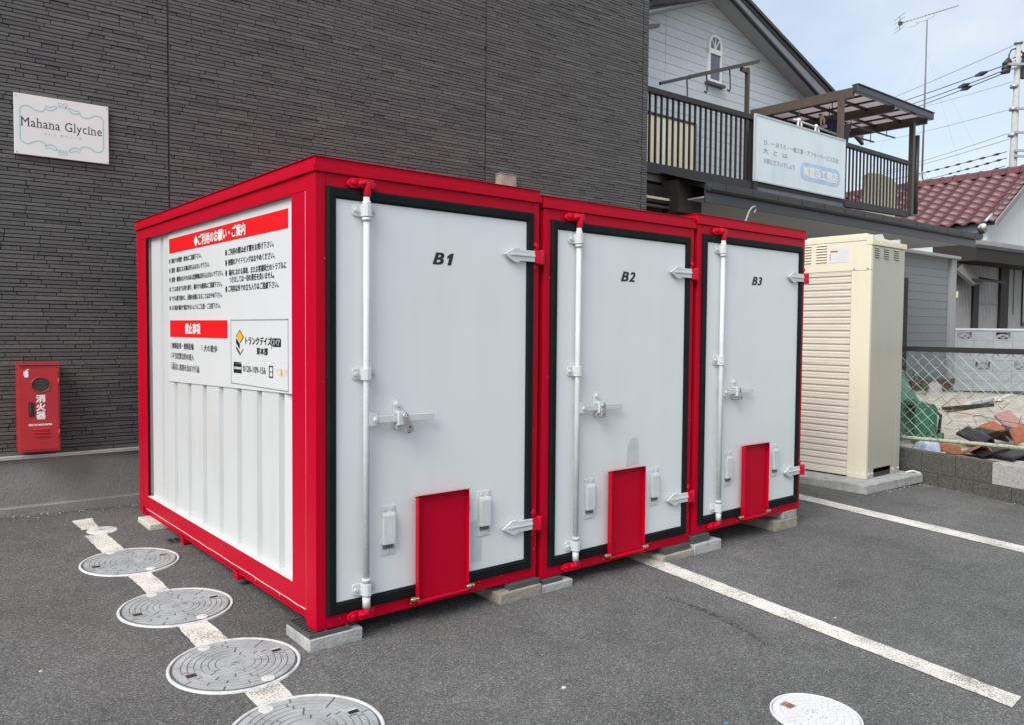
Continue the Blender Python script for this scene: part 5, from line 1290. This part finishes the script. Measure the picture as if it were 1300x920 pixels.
m = MB(); text_fit(m, '㈱富浜工務店', (bx0 + .10, -.0245, bz0 + .06), (1, 0, 0), (0, 0, 1), bx1 - bx0 - .2, (bz1-bz0) - .12, bold=.03); m.build('company_lettering', M['inkwhite'], sg)
m = MB(); text_fit(m, 'ひ、ー ほうろ・一般工事・アフターサービス万全', (sw*.085, -.0215, shh*.575), (1, 0, 0), (0, 0, 1), sw*.84, shh*.085, bold=.012)
text_fit(m, '大  と  は', (sw*.075, -.0215, shh*.44), (1, 0, 0), (0, 0, 1), sw*.26, shh*.085, bold=.012); text_fit(m, '大和にださいでしょう', (sw*.085, -.0215, shh*.285), (1, 0, 0), (0, 0, 1), sw*.33, shh*.085, bold=.012)
m.build('faded_lettering', M['inkfaded'], sg)

# drying pole stand on the balcony
t = thing('drying_stand', 'brown drying stand with a sloping arm and three hooks above the balcony railing', 'drying stand', FRAMES[H.name] @ Vector((hp(946, 240, .25).x, .25, BF)), HR)
b0 = hp(946, 240, .25); L_ = lambda u, v: hp(u, v, .25) - Vector((b0.x, .25, BF))
top = L_(946.5, 86)
MB().box(-.028, .028, -.028, .028, 0, top.z).build('stand_post', M['brown'], t)
m = MB(); a, b = L_(838, 106.5), L_(963, 78.5); mid = a.lerp(b, .27); m.mat(0).bar(mid, b, .05, .055); m.mat(1).bar(a, mid, .04, .045); m.mat(0).bar(L_(941, 88), L_(950, 92), .05, .06); m.build('arm', [M['brown'], M['guttermat']], t)
for u, v0, v1 in ((872, 100, 121), (897, 94, 115), (926.5, 88, 113)):
    q0, q1 = L_(u, v0), L_(u + .7, v1); m = MB(); m.tube([q0, q1, q1 + Vector((-.02, 0, -.04)), q1 + Vector((-.07, 0, -.03))], .012, 6); m.build('hook', M['darkbrown'], t)
# clothes poles, ties and washing under the canopy
def lpole(label, u0, v0, u1, v1, b, mt):
    a, c = hp(u0, v0, b), hp(u1, v1, b); t = thing('clothes_pole', label, 'clothes pole', FRAMES[H.name] @ a, HR)
    MB().tube([(0, 0, 0), c - a], .018, 8).build('pole_tube', mt, t)
    for q in (.12, .88):
        p = (c - a)*q; MB().tube([p + Vector((0, 0, -.03)), p + Vector((0, 0, .03)), (p.x, p.y, cz - .03 - a.z)], .009, 6).build('hanger', M['darkbrown'], t)
    return t, a
lpole('pale clothes pole hanging under the left half of the canopy', 1008, 152, 1062, 171, .55, M['trimpale'])
lpole('dark clothes pole under the canopy running past the tan post', 1040, 146, 1136, 175.5, .75, M['brown'])
lpole('short lower clothes pole under the right half of the canopy', 1076, 172, 1109, 180.5, .75, M['brown'])
def knot(label, u, v, b, mt):
    t = thing('cloth_tie', label, 'cloth tie', FRAMES[H.name] @ hp(u, v, b), HR, 'cloth ties on the clothes poles')
    MB().lathe([(.001, .045), (.04, .02), (.045, -.02), (.001, -.05)], n=7).build('knot', mt, t)
    MB().tube([(-.02, 0, 0), (-.05, -.02, -.09), (-.04, -.02, -.19)], [.02, .022, .012], 5).build('tail', mt, t); MB().tube([(.02, 0, 0), (.06, -.02, -.08), (.045, -.03, -.16)], [.02, .022, .012], 5).build('tail', mt, t)
knot('pale cloth knot at the near end of the pale clothes pole', 1014, 153, .55, M['porcelain']); knot('pale cloth knot halfway along the pale clothes pole, just above the sign', 1036, 161, .55, M['porcelain'])
knot('yellowish cloth knot high under the canopy on the dark clothes pole', 1043, 147, .75, M['tie']); knot('yellowish cloth knot right of the tan post on the dark clothes pole', 1075.5, 157, .75, M['tie'])
def cloth(label, pts, b, mt):
    q = [hp(u, v, b) for u, v in pts]; o = q[0]; t = None; mb = MB(); n = 8; m_ = 8; vs = []
    for i in range(n + 1):
        for j in range(m_ + 1):
            s_, w_ = i/n, j/m_; p = q[0].lerp(q[1], s_).lerp(q[3].lerp(q[2], s_), w_) - o
            vs.append((p.x, p.y + .045*math.sin(s_*9)*(.3 + w_), p.z))
    fs = [(i*(m_+1)+j, i*(m_+1)+j+1, (i+1)*(m_+1)+j+1, (i+1)*(m_+1)+j) for i in range(n) for j in range(m_)]
    mb.add(vs, fs, True); t = mb.build('hanging_cloth', mt, None); sd_ = t.modifiers.new('thick', 'SOLIDIFY'); sd_.thickness = .02
    t.location = FRAMES[H.name] @ o; t.rotation_euler = (0, 0, HR); return tag(t, label, 'cloth')
cloth('dark navy cloth hanging under the canopy just left of the tan post', ((1049, 152), (1065, 152), (1064, 178), (1052, 178)), .80, M['navy'])
cloth('grey cloth hanging under the canopy just right of the tan post', ((1073, 158), (1080, 160), (1076, 184), (1068, 180)), .70, M['greycloth'])
q0, q1 = hp(1099, 230, .8), hp(1137, 262, .8)
t = thing('cream_board', 'cream round-topped board standing behind the balcony bars under the canopy', 'board', FRAMES[H.name] @ Vector((q0.x, .8, BF)), HR)
wd = q1.x - q0.x; hg = hp(1118, 221, .8).z - BF
MB().prism([(0, 0), (wd, 0), (wd, hg*.90), (wd*.85, hg*.97), (wd*.5, hg), (wd*.15, hg*.97), (0, hg*.90)], 0, .06, 'y').build('board_face', M['creamshut'], t, bevel=.01)

# ---------------------------------------------------------------- openwork block wall behind the yard
tx = Vector((RM @ Vector((1, 0, 0)))); OWR = math.atan2(tx.y, tx.x) - .03
t = thing('openwork_wall', 'pale concrete block wall with openwork blocks beyond the yard', 'wall', FRAMES[H.name] @ Vector((c1.x, PB, 0)), OWR)
top = hp(1260, 418, PB).z; bl, bht = .47, .245
for r in range(6):
    for i in range(15):
        x0 = .004 + i*bl; z1 = top - .055 - r*bht; z0 = z1 - bht + .006
        ow = (r == 0 and i % 2 == 0) or (r == 3 and i % 2 == 1)
        if ow:
            m = MB(); z1b = z1
            m.box(x0, x0 + bl - .006, 0, .1, z1 - .035, z1); m.box(x0, x0 + bl - .006, 0, .1, z0, z0 + .035); m.box(x0, x0 + .05, 0, .1, z0 + .035, z1 - .035); m.box(x0 + bl - .056, x0 + bl - .006, 0, .1, z0 + .035, z1 - .035)
            for cxx, rr_ in ((.32, .10), (.68, .10), (.5, .17)):
                cx_ = x0 + bl*cxx; pa = [(cx_ + rr_*math.cos(math.pi*k/8), z0 + .03 + rr_*.75*math.sin(math.pi*k/8)) for k in range(9)]
                for a, b in zip(pa[:-1], pa[1:]): m.bar((a[0], .05, a[1]), (b[0], .05, b[1]), .09, .026, up=(0, 1, 0)) if False else m.prism([(a[0], a[1]), (b[0], b[1]), (b[0]*.8 + cx_*.2, (b[1]-z0)*.8 + z0), (a[0]*.8 + cx_*.2, (a[1]-z0)*.8 + z0)], .01, .09, 'y')
            m.build('openwork_block', M['blockgrey'], t)
        else: MB().box(x0, x0 + bl - .006, rnd.uniform(0, .004), .1, z0, z1).build('block', M['blockgrey'], t)
MB().box(0, 15*bl, -.02, .12, top - .05, top).build('coping', M['trimpale'], t, bevel=.006)
MB().box(0, 15*bl, .012, .088, top - .055 - 6*bht, top - .2).build('mortar_core', M['sidinggap'], t) if False else None

# ---------------------------------------------------------------- red tiled house
E3 = CAM + ray(1267, 280) * (16.5 * 1.42 / ray(1267, 280).dot(FWD)); R3 = math.radians(-5)
h3 = thing('tiled_house', 'old house with a red wavy tiled roof and grey ribbed walls beyond the yard', 'house', (E3.x, E3.y, 0), R3)
def tp(u, v, b=0.0): return pix(h3, u, v, 'y', b)
ap = tp(1318, 215); RLX = ap.x; RDZ = ap.z - E3.z; slope = math.atan2(RDZ, RLX); slen = math.hypot(RLX, RDZ)
RL = 11.0
rf = MB().prism([(0, E3.z - .05), (RLX, E3.z + RDZ - .05), (RLX + RLX, E3.z - .05), (RLX*2, E3.z - .13), (RLX, E3.z + RDZ - .13), (0, E3.z - .13)], 0.06, RL, 'y').build('roof', M['darkbrown'], h3)
ncol, nrow = 24, 10
tw, tl = RL/ncol, slen/nrow
mb = MB(); pr = []
for k in range(11):
    a = k/10; pr.append((-tw*.55 + tw*1.08*a, .055*math.sin(2*math.pi*a - .6)))
vs = []
for (y, z) in pr: vs += [(-.05, y, z + .075), (tl*1.05, y, z + .012), (-.05, y, z + .012)]
fs = []
for k in range(10): fs += [(3*k, 3*k+1, 3*k+4, 3*k+3), (3*k, 3*k+3, 3*k+5, 3*k+2)]
mb.add(vs, fs, True); tile = mb.mesh('roof_tile', [M['rooftile']])
cs, sn = math.cos(slope), math.sin(slope)
for r in range(nrow):
    for c in range(ncol):
        d_ = r*tl - .04; inst('roof_tile', tile, rf, (d_*cs, .10 + (c + .5)*tw, E3.z + d_*sn + .005), (0, -slope, 0))
mb = MB(); yy = 0.05
while yy < RL:
    mb.prism([(RLX - .17, ap.z - .05), (RLX + .17, ap.z - .05), (RLX + .17, ap.z + .02), (RLX + .11, ap.z + .06), (RLX + .11, ap.z + .13), (RLX + .06, ap.z + .18), (RLX - .06, ap.z + .18), (RLX - .11, ap.z + .13), (RLX - .11, ap.z + .06), (RLX - .17, ap.z + .02)], yy, yy + .40, 'y'); mb.prism([(RLX - .10, ap.z + .12), (RLX + .10, ap.z + .12), (RLX + .07, ap.z + .20), (RLX - .07, ap.z + .20)], yy + .34, yy + .42, 'y'); yy += .42
mb.build('ridge_cap', M['rooftile'], rf)
MB().prism([(-.06, E3.z - .20), (RLX, ap.z - .20), (RLX*2.05, E3.z - .20), (RLX*2.05, E3.z - .02), (RLX, ap.z - .02), (-.06, E3.z - .02)], 0.0, .055, 'y').build('verge_board', M['barge'], rf)
GW = .45
gw3 = MB().prism([(.32, .0), (RLX*2 - .3, .0), (RLX*2 - .3, E3.z + .1), (RLX, ap.z - .14), (.32, E3.z + .1)], GW, RL, 'y').build('gable_wall', M['plaster'], h3)
# front annexe in ribbed sheet with dark pillars
FB = .05
fx0, fx1 = tp(1205, 380, FB).x, tp(1330, 380, FB).x; fz1 = tp(1243, 300, FB).z
MB().box(fx0, fx1, FB + .02, GW - .005, -.3, fz1 - .1).build('annexe_wall', M['corrug'], h3)
m = MB(); x = fx0
while x < fx1:
    m.box(x, x + .055, FB, FB + .021, -.3, fz1 - .1); x += .085
m.build('ribbed_sheet', M['corrug'], h3)
MB().box(tp(1233, 390, FB).x, tp(1240, 390, FB).x, FB - .06, FB + .01, -.3, tp(1236, 358, FB).z).build('pillar', M['darkwood'], h3)
MB().box(tp(1266.5, 390, FB).x, tp(1276.5, 390, FB).x, FB - .08, FB + .01, -.3, tp(1270, 325, FB).z).build('pillar', M['darkwood'], h3)
MB().box(tp(1243, 386, FB).x, tp(1265, 386, FB).x, FB - .01, FB + .005, tp(1250, 387, FB).z, tp(1250, 385.5, FB).z).build('sheet_joint', M['barge'], h3)
wn3 = MB().box(tp(1297, 370, FB).x, tp(1297, 370, FB).x + 1.2, FB - .04, FB + .01, tp(1298, 414, FB).z, tp(1298, 335, FB).z).build('window', M['darkbrown'], h3)
MB().box(tp(1299.5, 370, FB - .05).x, tp(1297, 370, FB).x + 1.1, FB - .045, FB - .038, tp(1298, 410, FB).z, tp(1298, 340, FB).z).build('pane', M['roomglass'], wn3)
m = MB(); a, b = tp(1285, 340, FB), tp(1288, 400, FB); m.tube([(tp(1290, 345, FB).x + .1, FB - .02, a.z), (tp(1287, 345, FB).x, FB - .02, a.z), (tp(1287, 345, FB).x, FB - .02, b.z)], .012, 6); m.build('wall_conduit', M['cable'], h3)
# pent roof and small awning
pf = -.85
a, b = tp(1242, 309, FB), tp(1242, 332, pf)
m = MB(); x0, x1 = tp(1241, 325, pf).x + .0, fx1
m.prism([(pf, tp(1243, 312, pf).z), (FB + .3, tp(1243, 304, pf).z + .10), (FB + .3, tp(1243, 330, pf).z), (pf + .05, tp(1243, 331, pf).z)], x0, x1, 'x'); pent = m.build('pent_roof', M['darkwood'], h3)
m = MB(); zt = tp(1243, 312, pf).z; m.box(x0 - .05, x1, pf - .03, pf + .02, zt - .06, zt + .03); m.build('pent_edge', M['roofdark'], pent)
m = MB(); aw0, aw1 = tp(1213, 340, FB).x, tp(1249, 352, FB).x; az = tp(1230, 352, FB).z
m.prism([(-.55, az - .12), (FB, az + .02), (FB, az - .10), (-.55, az - .18)], aw0 - .2, aw1, 'x'); aw = m.build('awning', M['darkwood'], h3)
m = MB(); u0_, u1_ = tp(1217, 336, -.5), tp(1240, 357, -.5)
q = [tp(1214, 342, -.55), tp(1223, 335, -.4), tp(1247, 358, -.4), tp(1236, 361, -.55)]
m.face(q); m.face([p + Vector((0, .05, -.06)) for p in reversed(q)])
for i in range(4): m.face([q[i], q[(i+1) % 4], q[(i+1) % 4] + Vector((0, .05, -.06)), q[i] + Vector((0, .05, -.06))])
m.build('awning_sheet', M['dimwall'], aw)

# ---------------------------------------------------------------- TV antenna
rz_ = FRAMES[h3.name] @ Vector((RLX, 0, ap.z + .15)); dirb = FRAMES[h3.name].to_3x3() @ Vector((0, 1, 0))
# foot of the mast: the ridge point seen at the mast
best = min(((abs(project(rz_ + dirb*(k*.02))[0] - 1170.5), k*.02) for k in range(0, 440)))[1]
foot = rz_ + dirb*best
dist = (foot - CAM).dot(FWD); P = lambda u, v, dd=0: CAM + ray(u, v) * ((dist + dd) / ray(u, v).dot(FWD)) - foot
an = thing('tv_antenna', 'tall thin TV antenna mast with a yagi boom on the red tiled roof', 'antenna', foot)
mt = P(1177, 26); MB().tube([(0, 0, .1), P(1174.5, 110), mt], [.035, .030, .022], 8).build('mast', M['mast'], an)
for dx_, dy_ in ((-.28, -.1), (.28, .05), (.05, .3), (0, -.3)): MB().tube([(0, 0, .38), (dx_*1.1, dy_*1.1, -.10)], .015, 6).build('mast_leg', M['alum'], an)
m = MB(); ba, bb = P(1143, 30), P(1217, 7.5); m.tube([ba, bb], .014, 6); m.tube([P(1163, 29), P(1176, 26), P(1186, 20.5), P(1187, 16)], .012, 6); m.tube([P(1151, 35), P(1160, 34), P(1167, 29)], .008, 5)
boom = m.build('boom', M['alum'], an)
el = Vector((.5, .87, .06)).normalized(); el = Vector((bb - ba).cross(Vector((0, 0, 1)))).normalized()
for k in range(16):
    p = ba.lerp(bb, .03 + .94*k/15); w = .16 - .004*k
    MB().tube([p - el*w, p + el*w], .006, 5).build('element', M['alum'], an)
for zz in (-.35, -.15, .12, .3):
    p = ba + Vector((-.04 - .1*abs(zz), 0, zz*.7)); MB().tube([p - el*.38, p + el*.38], .008, 5).build('reflector', M['alum'], an)
m = MB(); m.tube([ba + Vector((-.06, 0, -.26)), ba, ba + Vector((-.06, 0, .22))], .010, 5); m.box(ba.x - .06, ba.x + .06, ba.y - .05, ba.y + .05, ba.z - .06, ba.z + .05); m.build('dipole_box', M['cable'], an)
for u, v in ((1090, 250), (1225, 232), (1260, 230)):
    MB().tube([P(1175, 62), P(u, v, 1.5)], .0025, 4).build('guy_wire', M['thincable'], an)

# ---------------------------------------------------------------- utility pole and lines
PD = 32.0
PP = lambda u, v, dd=0: CAM + ray(u, v) * ((PD + dd) / ray(u, v).dot(FWD))
pf_ = PP(1285.5, 220); pt_ = PP(1293, 56)
base = Vector((pf_.x, pf_.y, -.5)); po = thing('utility_pole', 'grey concrete utility pole with insulators behind the red tiled roof', 'utility pole', base)
MB().tube([(0, 0, 0), pf_ - base, pt_ - base], [.19, .145, .095], 16).build('pole_shaft', M['pole'], po)
MB().tube([pt_ - base, pt_ - base + Vector((0, 0, .06))], .17, 12).build('pole_cap', M['alum'], po)
lat = Vector((RM @ Vector((1, 0, 0)))); fw3 = Vector((FWD.x, FWD.y, 0)).normalized()
for v, w in ((84, .85), (140, .22), (170, .30), (193, .35), (200, .35)):
    c = PP(1289.5, v) - base; m = MB(); m.bar(c - lat*w*.5 - fw3*.2, c + lat*w*1.2 - fw3*.2, .09, .09); m.build('crossarm' if v == 84 else 'bracket', M['alum'], po)
for i, (u, v) in enumerate(((1278, 80), (1277, 86), (1276, 91))):
    c = PP(u, v) - base; m = MB(); m.tube([c, c + (PP(u + 13, v - 5) - PP(u, v))], [.05, .05], 8); m.mat(1).tube([c - lat*.14 + Vector((0, 0, -.07)), c + lat*.1 + Vector((0, 0, .06))], [.07, .16], 8); m.build('insulator', [M['porcelain'], M['cable']], po)
m = MB(); m.tube([PP(u, v) - base for u, v in ((1281, 80), (1281, 70), (1284, 64), (1289, 62), (1296, 65), (1302, 72))], .03, 6); m.tube([PP(u, v) - base for u, v in ((1283, 80), (1287, 74), (1293, 72), (1301, 73))], .03, 6); m.build('jumper_cable', M['cable'], po)
m = MB(); c = PP(1298, 84) - base; m.bar(c + Vector((0, 0, -.5)), c + lat*.15 + Vector((0, 0, .55)), .2, .2); m.build('switch_box', M['cable'], po)
for v in (110, 139, 172): m = MB(); c = PP(1290 - (v-56)*.045, v) - base; m.tube([c - Vector((0, 0, .06)), c + Vector((0, 0, .06))], .155, 12); m.build('pole_band', M['alum'], po)
def line(label, u0, v0, u1, v1, r, mt, far=30, sleeves=(), sl_r=.1, sag=.12):
    a = PP(u0, v0); k = 1.6                             # carry the line on past the canopy
    b = PP(u0 + (u1-u0)*k, v0 + (v1-v0)*k, far)
    t = thing('power_line', label, 'cable', a); pts = [(b - a)*(i/12) + Vector((0, 0, -sag*4*(i/12)*(1-i/12))) for i in range(13)]
    MB().tube(pts, r*.62, 5).build('wire', mt, t)
    L = (b - a)
    for s0, s1 in sleeves:
        f0 = lambda s: L*s + Vector((0, 0, -sag*4*s*(1-s)))
        MB().tube([f0(s0), f0(s0*.5+s1*.5), f0(s1)], [sl_r*.35, sl_r, sl_r*.55], 6).build('sleeve', M['cable'], t)
line('thin earth wire running from the very top of the utility pole', 1292.5, 55.5, 1131, 123, .022, M['thincable'])
line('uppermost of the three thick lines on the pole, its dark sleeve nearest the pole', 1276, 83, 1139, 129, .034, M['cable'], sleeves=((.055, .095),), sl_r=.11)
line('middle of the three thick lines below the pole top', 1274.5, 90, 1149, 133, .034, M['cable'], sleeves=((.125, .17),), sl_r=.11)
line('lowest of the three thick lines below the pole top', 1274, 93.5, 1157, 136, .034, M['cable'], sleeves=((.125, .17),), sl_r=.11)
line('fine line leaving the pole just under the three thick lines', 1286, 104, 1178, 132, .016, M['thincable'])
line('fine line leaving the pole at its middle band', 1283, 139, 1160, 168, .018, M['thincable'])
line('upper of the two medium lines low on the pole', 1279, 170, 1162, 205, .022, M['thincable'])
line('second of the two medium lines low on the pole', 1281, 177, 1162, 209, .022, M['thincable'])
line('first of the three lines with black spacers just above the red roof', 1278, 193, 1160, 220, .026, M['cable'], sleeves=[(.02 + .055*i, .05 + .055*i) for i in range(8)], sl_r=.055)
line('second of the three lines with black spacers just above the red roof', 1278, 201, 1175, 226, .026, M['cable'], sleeves=[(.02 + .05*i, .045 + .05*i) for i in range(6)], sl_r=.055)
line('lowest short line with black spacers touching the red roof line', 1276, 211, 1230, 222, .026, M['cable'], sleeves=[(.06 + .1*i, .11 + .1*i) for i in range(5)], sl_r=.055)
a, b = hp(1243.5, 289, gf), hp(1330, 182, gf); a = FRAMES[H.name] @ a; t = thing('service_cable', 'twisted service cable coming down across the red tiles to the end of the gutter', 'cable', a)
bb_ = CAM + ray(1345, 160) * (24 / ray(1345, 160).dot(FWD)); pts = [(bb_ - a)*(i/10) + Vector((0, 0, -.3*4*(i/10)*(1-i/10)*.5)) for i in range(11)]
MB().tube(pts, .016, 6).build('wire', M['cable'], t); MB().tube([pts[1]*.5, pts[1]*1.1], .028, 6).build('cable_grip', M['trimpale'], t)

# ---------------------------------------------------------------- things lying in the yard
def blob(name, label, cat, c, size, mt, seed, top=.5, group=None, mt2=None, rz=0):
    """lumpy draped heap"""
    rr = random.Random(seed); mb = MB(); n, m_ = 18, 9; vs = []; fs = []
    ph = [rr.uniform(0, 6.28) for _ in range(6)]
    for j in range(m_ + 1):
        a = j/m_
        for k in range(n):
            th = 2*math.pi*k/n; w = 1 + .13*math.sin(3*th + ph[0] + a*2) + .09*math.sin(5*th + ph[1] - a*3)
            r = w*(1 - a**2.2)**.5 if a < 1 else 0
            vs.append((size[0]*r*math.cos(th), size[1]*r*math.sin(th), size[2]*(a*(1 + .08*math.sin(2*th + ph[2])))))
    for j in range(m_):
        for k in range(n): fs.append((j*n+k, j*n+(k+1) % n, (j+1)*n+(k+1) % n, (j+1)*n+k))
    mb.add(vs, fs, True); o = mb.build(name, mt); o.location = c; o.rotation_euler = (0, 0, rz); return tag(o, label, cat, group)
def yp(u, v):
    z = .2
    for _ in range(4):
        p = plane_pt(u, v, (0, 0, 1), z); z = yard_z(p.x, p.y)
    return p
# green tarpaulin thrown over a sloping stack
t0 = yp(1163, 563); tdir = bn.copy(); 
q = Vector((t0.x, t0.y, .15))
tx = Vector((RM @ Vector((1, 0, 0)))); tx.z = 0; tx.normalize(); ty = Vector((-tx.y, tx.x, 0))
sc_ = (q - CAM).dot(FWD) / FPX
t = thing('tarpaulin', 'green tarpaulin over a sloping stack beside the shed, behind the fence', 'tarpaulin', q, math.atan2(tx.y, tx.x))
def tarp_sheet(prof, y0, y1, mt, name, seed):
    rr = random.Random(seed); mb = MB(); vs = []; m_ = 10
    for i, (u, v) in enumerate(prof):
        x, z = (u - 1163)*sc_, (563 - v + max(0, (552 - v))*.16)*sc_
        for j in range(m_ + 1): vs.append((x + .03*math.sin(j*1.7 + i), y0 + (y1-y0)*j/m_ + .02*math.sin(i*2.1), max(.0, z + rr.uniform(-.018, .018))))
    n = len(prof); fs = [(i*(m_+1)+j, i*(m_+1)+j+1, (i+1)*(m_+1)+j+1, (i+1)*(m_+1)+j) for i in range(n-1) for j in range(m_)]
    b = len(vs)
    mb.add(vs, fs, True)
    cx_ = (prof[0][0] - 1163)*sc_
    front = [vs[i*(m_+1)] for i in range(n)]
    for a_, b_ in zip(front[:-1], front[1:]): mb.face([a_, b_, (b_[0], b_[1] + .02, 0), (a_[0], a_[1] + .02, 0)])
    e = vs[(n-1)*(m_+1):]
    o = mb.build(name, mt, t); s_ = o.modifiers.new('thick', 'SOLIDIFY'); s_.thickness = .012
tarp_sheet([(1120, 462), (1140, 466), (1150, 478), (1160, 488), (1170, 500), (1178, 512), (1183, 520), (1186, 528)], .25, 1.0, M['tarppale'], 'upper_sheet', 1)
tarp_sheet([(1158, 517), (1166, 515), (1178, 517), (1186, 524), (1187, 540), (1186, 552)], -.05, .5, M['tarp'], 'lower_sheet', 2)
MB().box(-1.0, -.02, .3, .9, 0, .35).build('dark_stack', M['darkwood'], t)
MB().tube([((1184-1163)*sc_, -.03, (563-520)*sc_), ((1192-1163)*sc_, -.02, (563-526)*sc_), ((1190-1163)*sc_, -.02, (563-548)*sc_)], .018, 6).build('dark_edge', M['cable'], t)
# broken roof tiles
def rtile(label, u, v, w_, rz, mt, lift=0, tilt=0, d=0):
    w = w_*.82; p = yp(u, v); mb = MB(); n = 9; vs = []
    for i in range(n + 1):
        a = -1 + 2*i/n; x = a*w/2; z = .085*(1 - a*a) + .015*math.sin(a*4)
        vs += [(x, -.15, z), (x, .15, z + .01), (x, .15, z - .016), (x, -.15, z - .022)]
    fs = []
    for i in range(n):
        for k in range(4): fs.append((4*i+k, 4*i+4+k, 4*i+4+(k+1) % 4, 4*i+(k+1) % 4))
    fs += [(0, 1, 2, 3), (4*n+3, 4*n+2, 4*n+1, 4*n)]
    mb.add(vs, fs); o = mb.build('broken_tile', mt); o.location = p + Vector((0, 0, .02 + lift)); o.rotation_euler = (tilt, .05, rz); return tag(o, label, 'roof tile', 'old roof tiles dumped behind the fence')
g = math.atan2(tx.y, tx.x)
rtile('black glazed old tile at the bottom of the dumped heap', 1262, 579, .50, g, M['blacktile']); rtile('black glazed old tile at the end of the dumped heap by the picture edge', 1292, 583, .50, g + .2, M['blacktile'])
rtile('orange underside of an old tile below the flaking rail', 1240, 578, .28, g - .2, M['terracotta'], .0, -.3); rtile('black tile lying flat on top of the dumped heap', 1250, 566, .46, g + .1, M['blacktile'], .09)
rtile('orange tile showing its broken edge in the middle of the dumped heap', 1264, 565, .30, g, M['terracotta'], .13, .25); rtile('black tile tilted at the near end of the dumped heap', 1238, 568, .36, g + .5, M['blacktile'], .08, .3)
rtile('pinkish tile standing on top of the dumped heap', 1282, 560, .30, g + .15, M['pinktile'], .20, .5); rtile('orange tile slab at the far right of the dumped heap', 1298, 572, .26, g - .3, M['terracotta'], .12, .4); rtile('black tile under the pinkish one in the dumped heap', 1276, 566, .46, g - .1, M['blacktile'], .12)
p = yp(1200, 571); o = MB().box(-.14, .14, -.07, .07, 0, .075).build('orange_brick', M['terracotta'], None, bevel=.008); o.location = p; o.rotation_euler = (0, .12, g - .25); tag(o, 'single orange brick lying on the yard behind the block wall', 'brick')
p = yp(1213, 575); o = MB().lathe([(.001, .03), (.09, .028), (.1, .012), (.09, 0), (.001, 0)], n=12).build('dark_disc', M['rust']); o.location = p; tag(o, 'small dark rusty disc beside the orange brick', 'disc')
blob('plastic_bag', 'crumpled pale blue bag at the foot of the green tarpaulin', 'bag', yp(1178, 572), (.20, .13, .15), M['bluebag'], 3)
for u, v, mtl, lb in ((1181, 553, 'bluebag', 'small pale blue tin beside the green tarpaulin'), (1188, 555, 'porcelain', 'small white tin beside the green tarpaulin'), (1193, 557, 'tarp', 'small green tin right of the white tin')):
    t = thing('paint_tin', lb, 'tin', yp(u, v + 6) + Vector((0, 0, .03))); MB().lathe([(.045, 0), (.045, .10), (.041, .105), (.041, .098), (.001, .098)], n=14).build('tin_body', M[mtl], t); MB().tube([(-.045, 0, .09), (-.03, 0, .15), (.03, 0, .15), (.045, 0, .09)], .003, 5).build('wire_handle', M['steel'], t)
blob('concrete_lump', 'pale lump of concrete in front of the porch base', 'rubble', yp(1186, 497), (.20, .14, .22), M['blockpale'], 6)
for i, (u, v, L_, rz_, mtl) in enumerate(((1250, 510, 2.0, .12, 'trimpale'), (1230, 518, 1.5, -.08, 'darkwood'), (1275, 506, 1.4, .2, 'creamcon'))):
    o = MB().box(-L_/2, L_/2, -.05, .05, 0, .05).build('timber_length', M[mtl]); o.location = yp(u, v) + Vector((0, 0, .01)); o.rotation_euler = (0, 0, HR + rz_)
    tag(o, ('long pale batten lying on the yard before the openwork wall', 'dark batten lying on the yard, nearest the fence', 'short cream batten lying at the right of the yard')[i], 'batten')
def weed(label, u, v, hgt, seed):
    rr = random.Random(seed); t = thing('weed', label, 'plant', yp(u, v)); m = MB(); lf = MB()
    for s in range(7):
        a = rr.uniform(0, 6.3); tip = Vector((math.cos(a)*hgt*.5, math.sin(a)*hgt*.5, hgt*rr.uniform(.6, 1.1))); mid = tip*.5 + Vector((0, 0, hgt*.15)); m.tube([(0, 0, 0), mid, tip], .005, 4, cap=False)
        for k in range(16):
            c = mid.lerp(tip, rr.random()) if rr.random() < .7 else mid*rr.random(); d = Vector((rr.uniform(-1, 1), rr.uniform(-1, 1), rr.uniform(-.3, .8))).normalized()*.045; e = d.cross(Vector((rr.uniform(-1, 1), rr.uniform(-1, 1), 1))).normalized()*.016
            lf.face([c, c + d*.5 + e, c + d, c + d*.5 - e])
    m.build('stem', M['leaf'], t); lf.build('leaves', M['leaf'], t, fix=False)
weed('leafy weed growing above the green tarpaulin by the porch', 1163, 497, .5, 1); weed('small weed right of the tarpaulin at the porch base', 1176, 500, .35, 2)
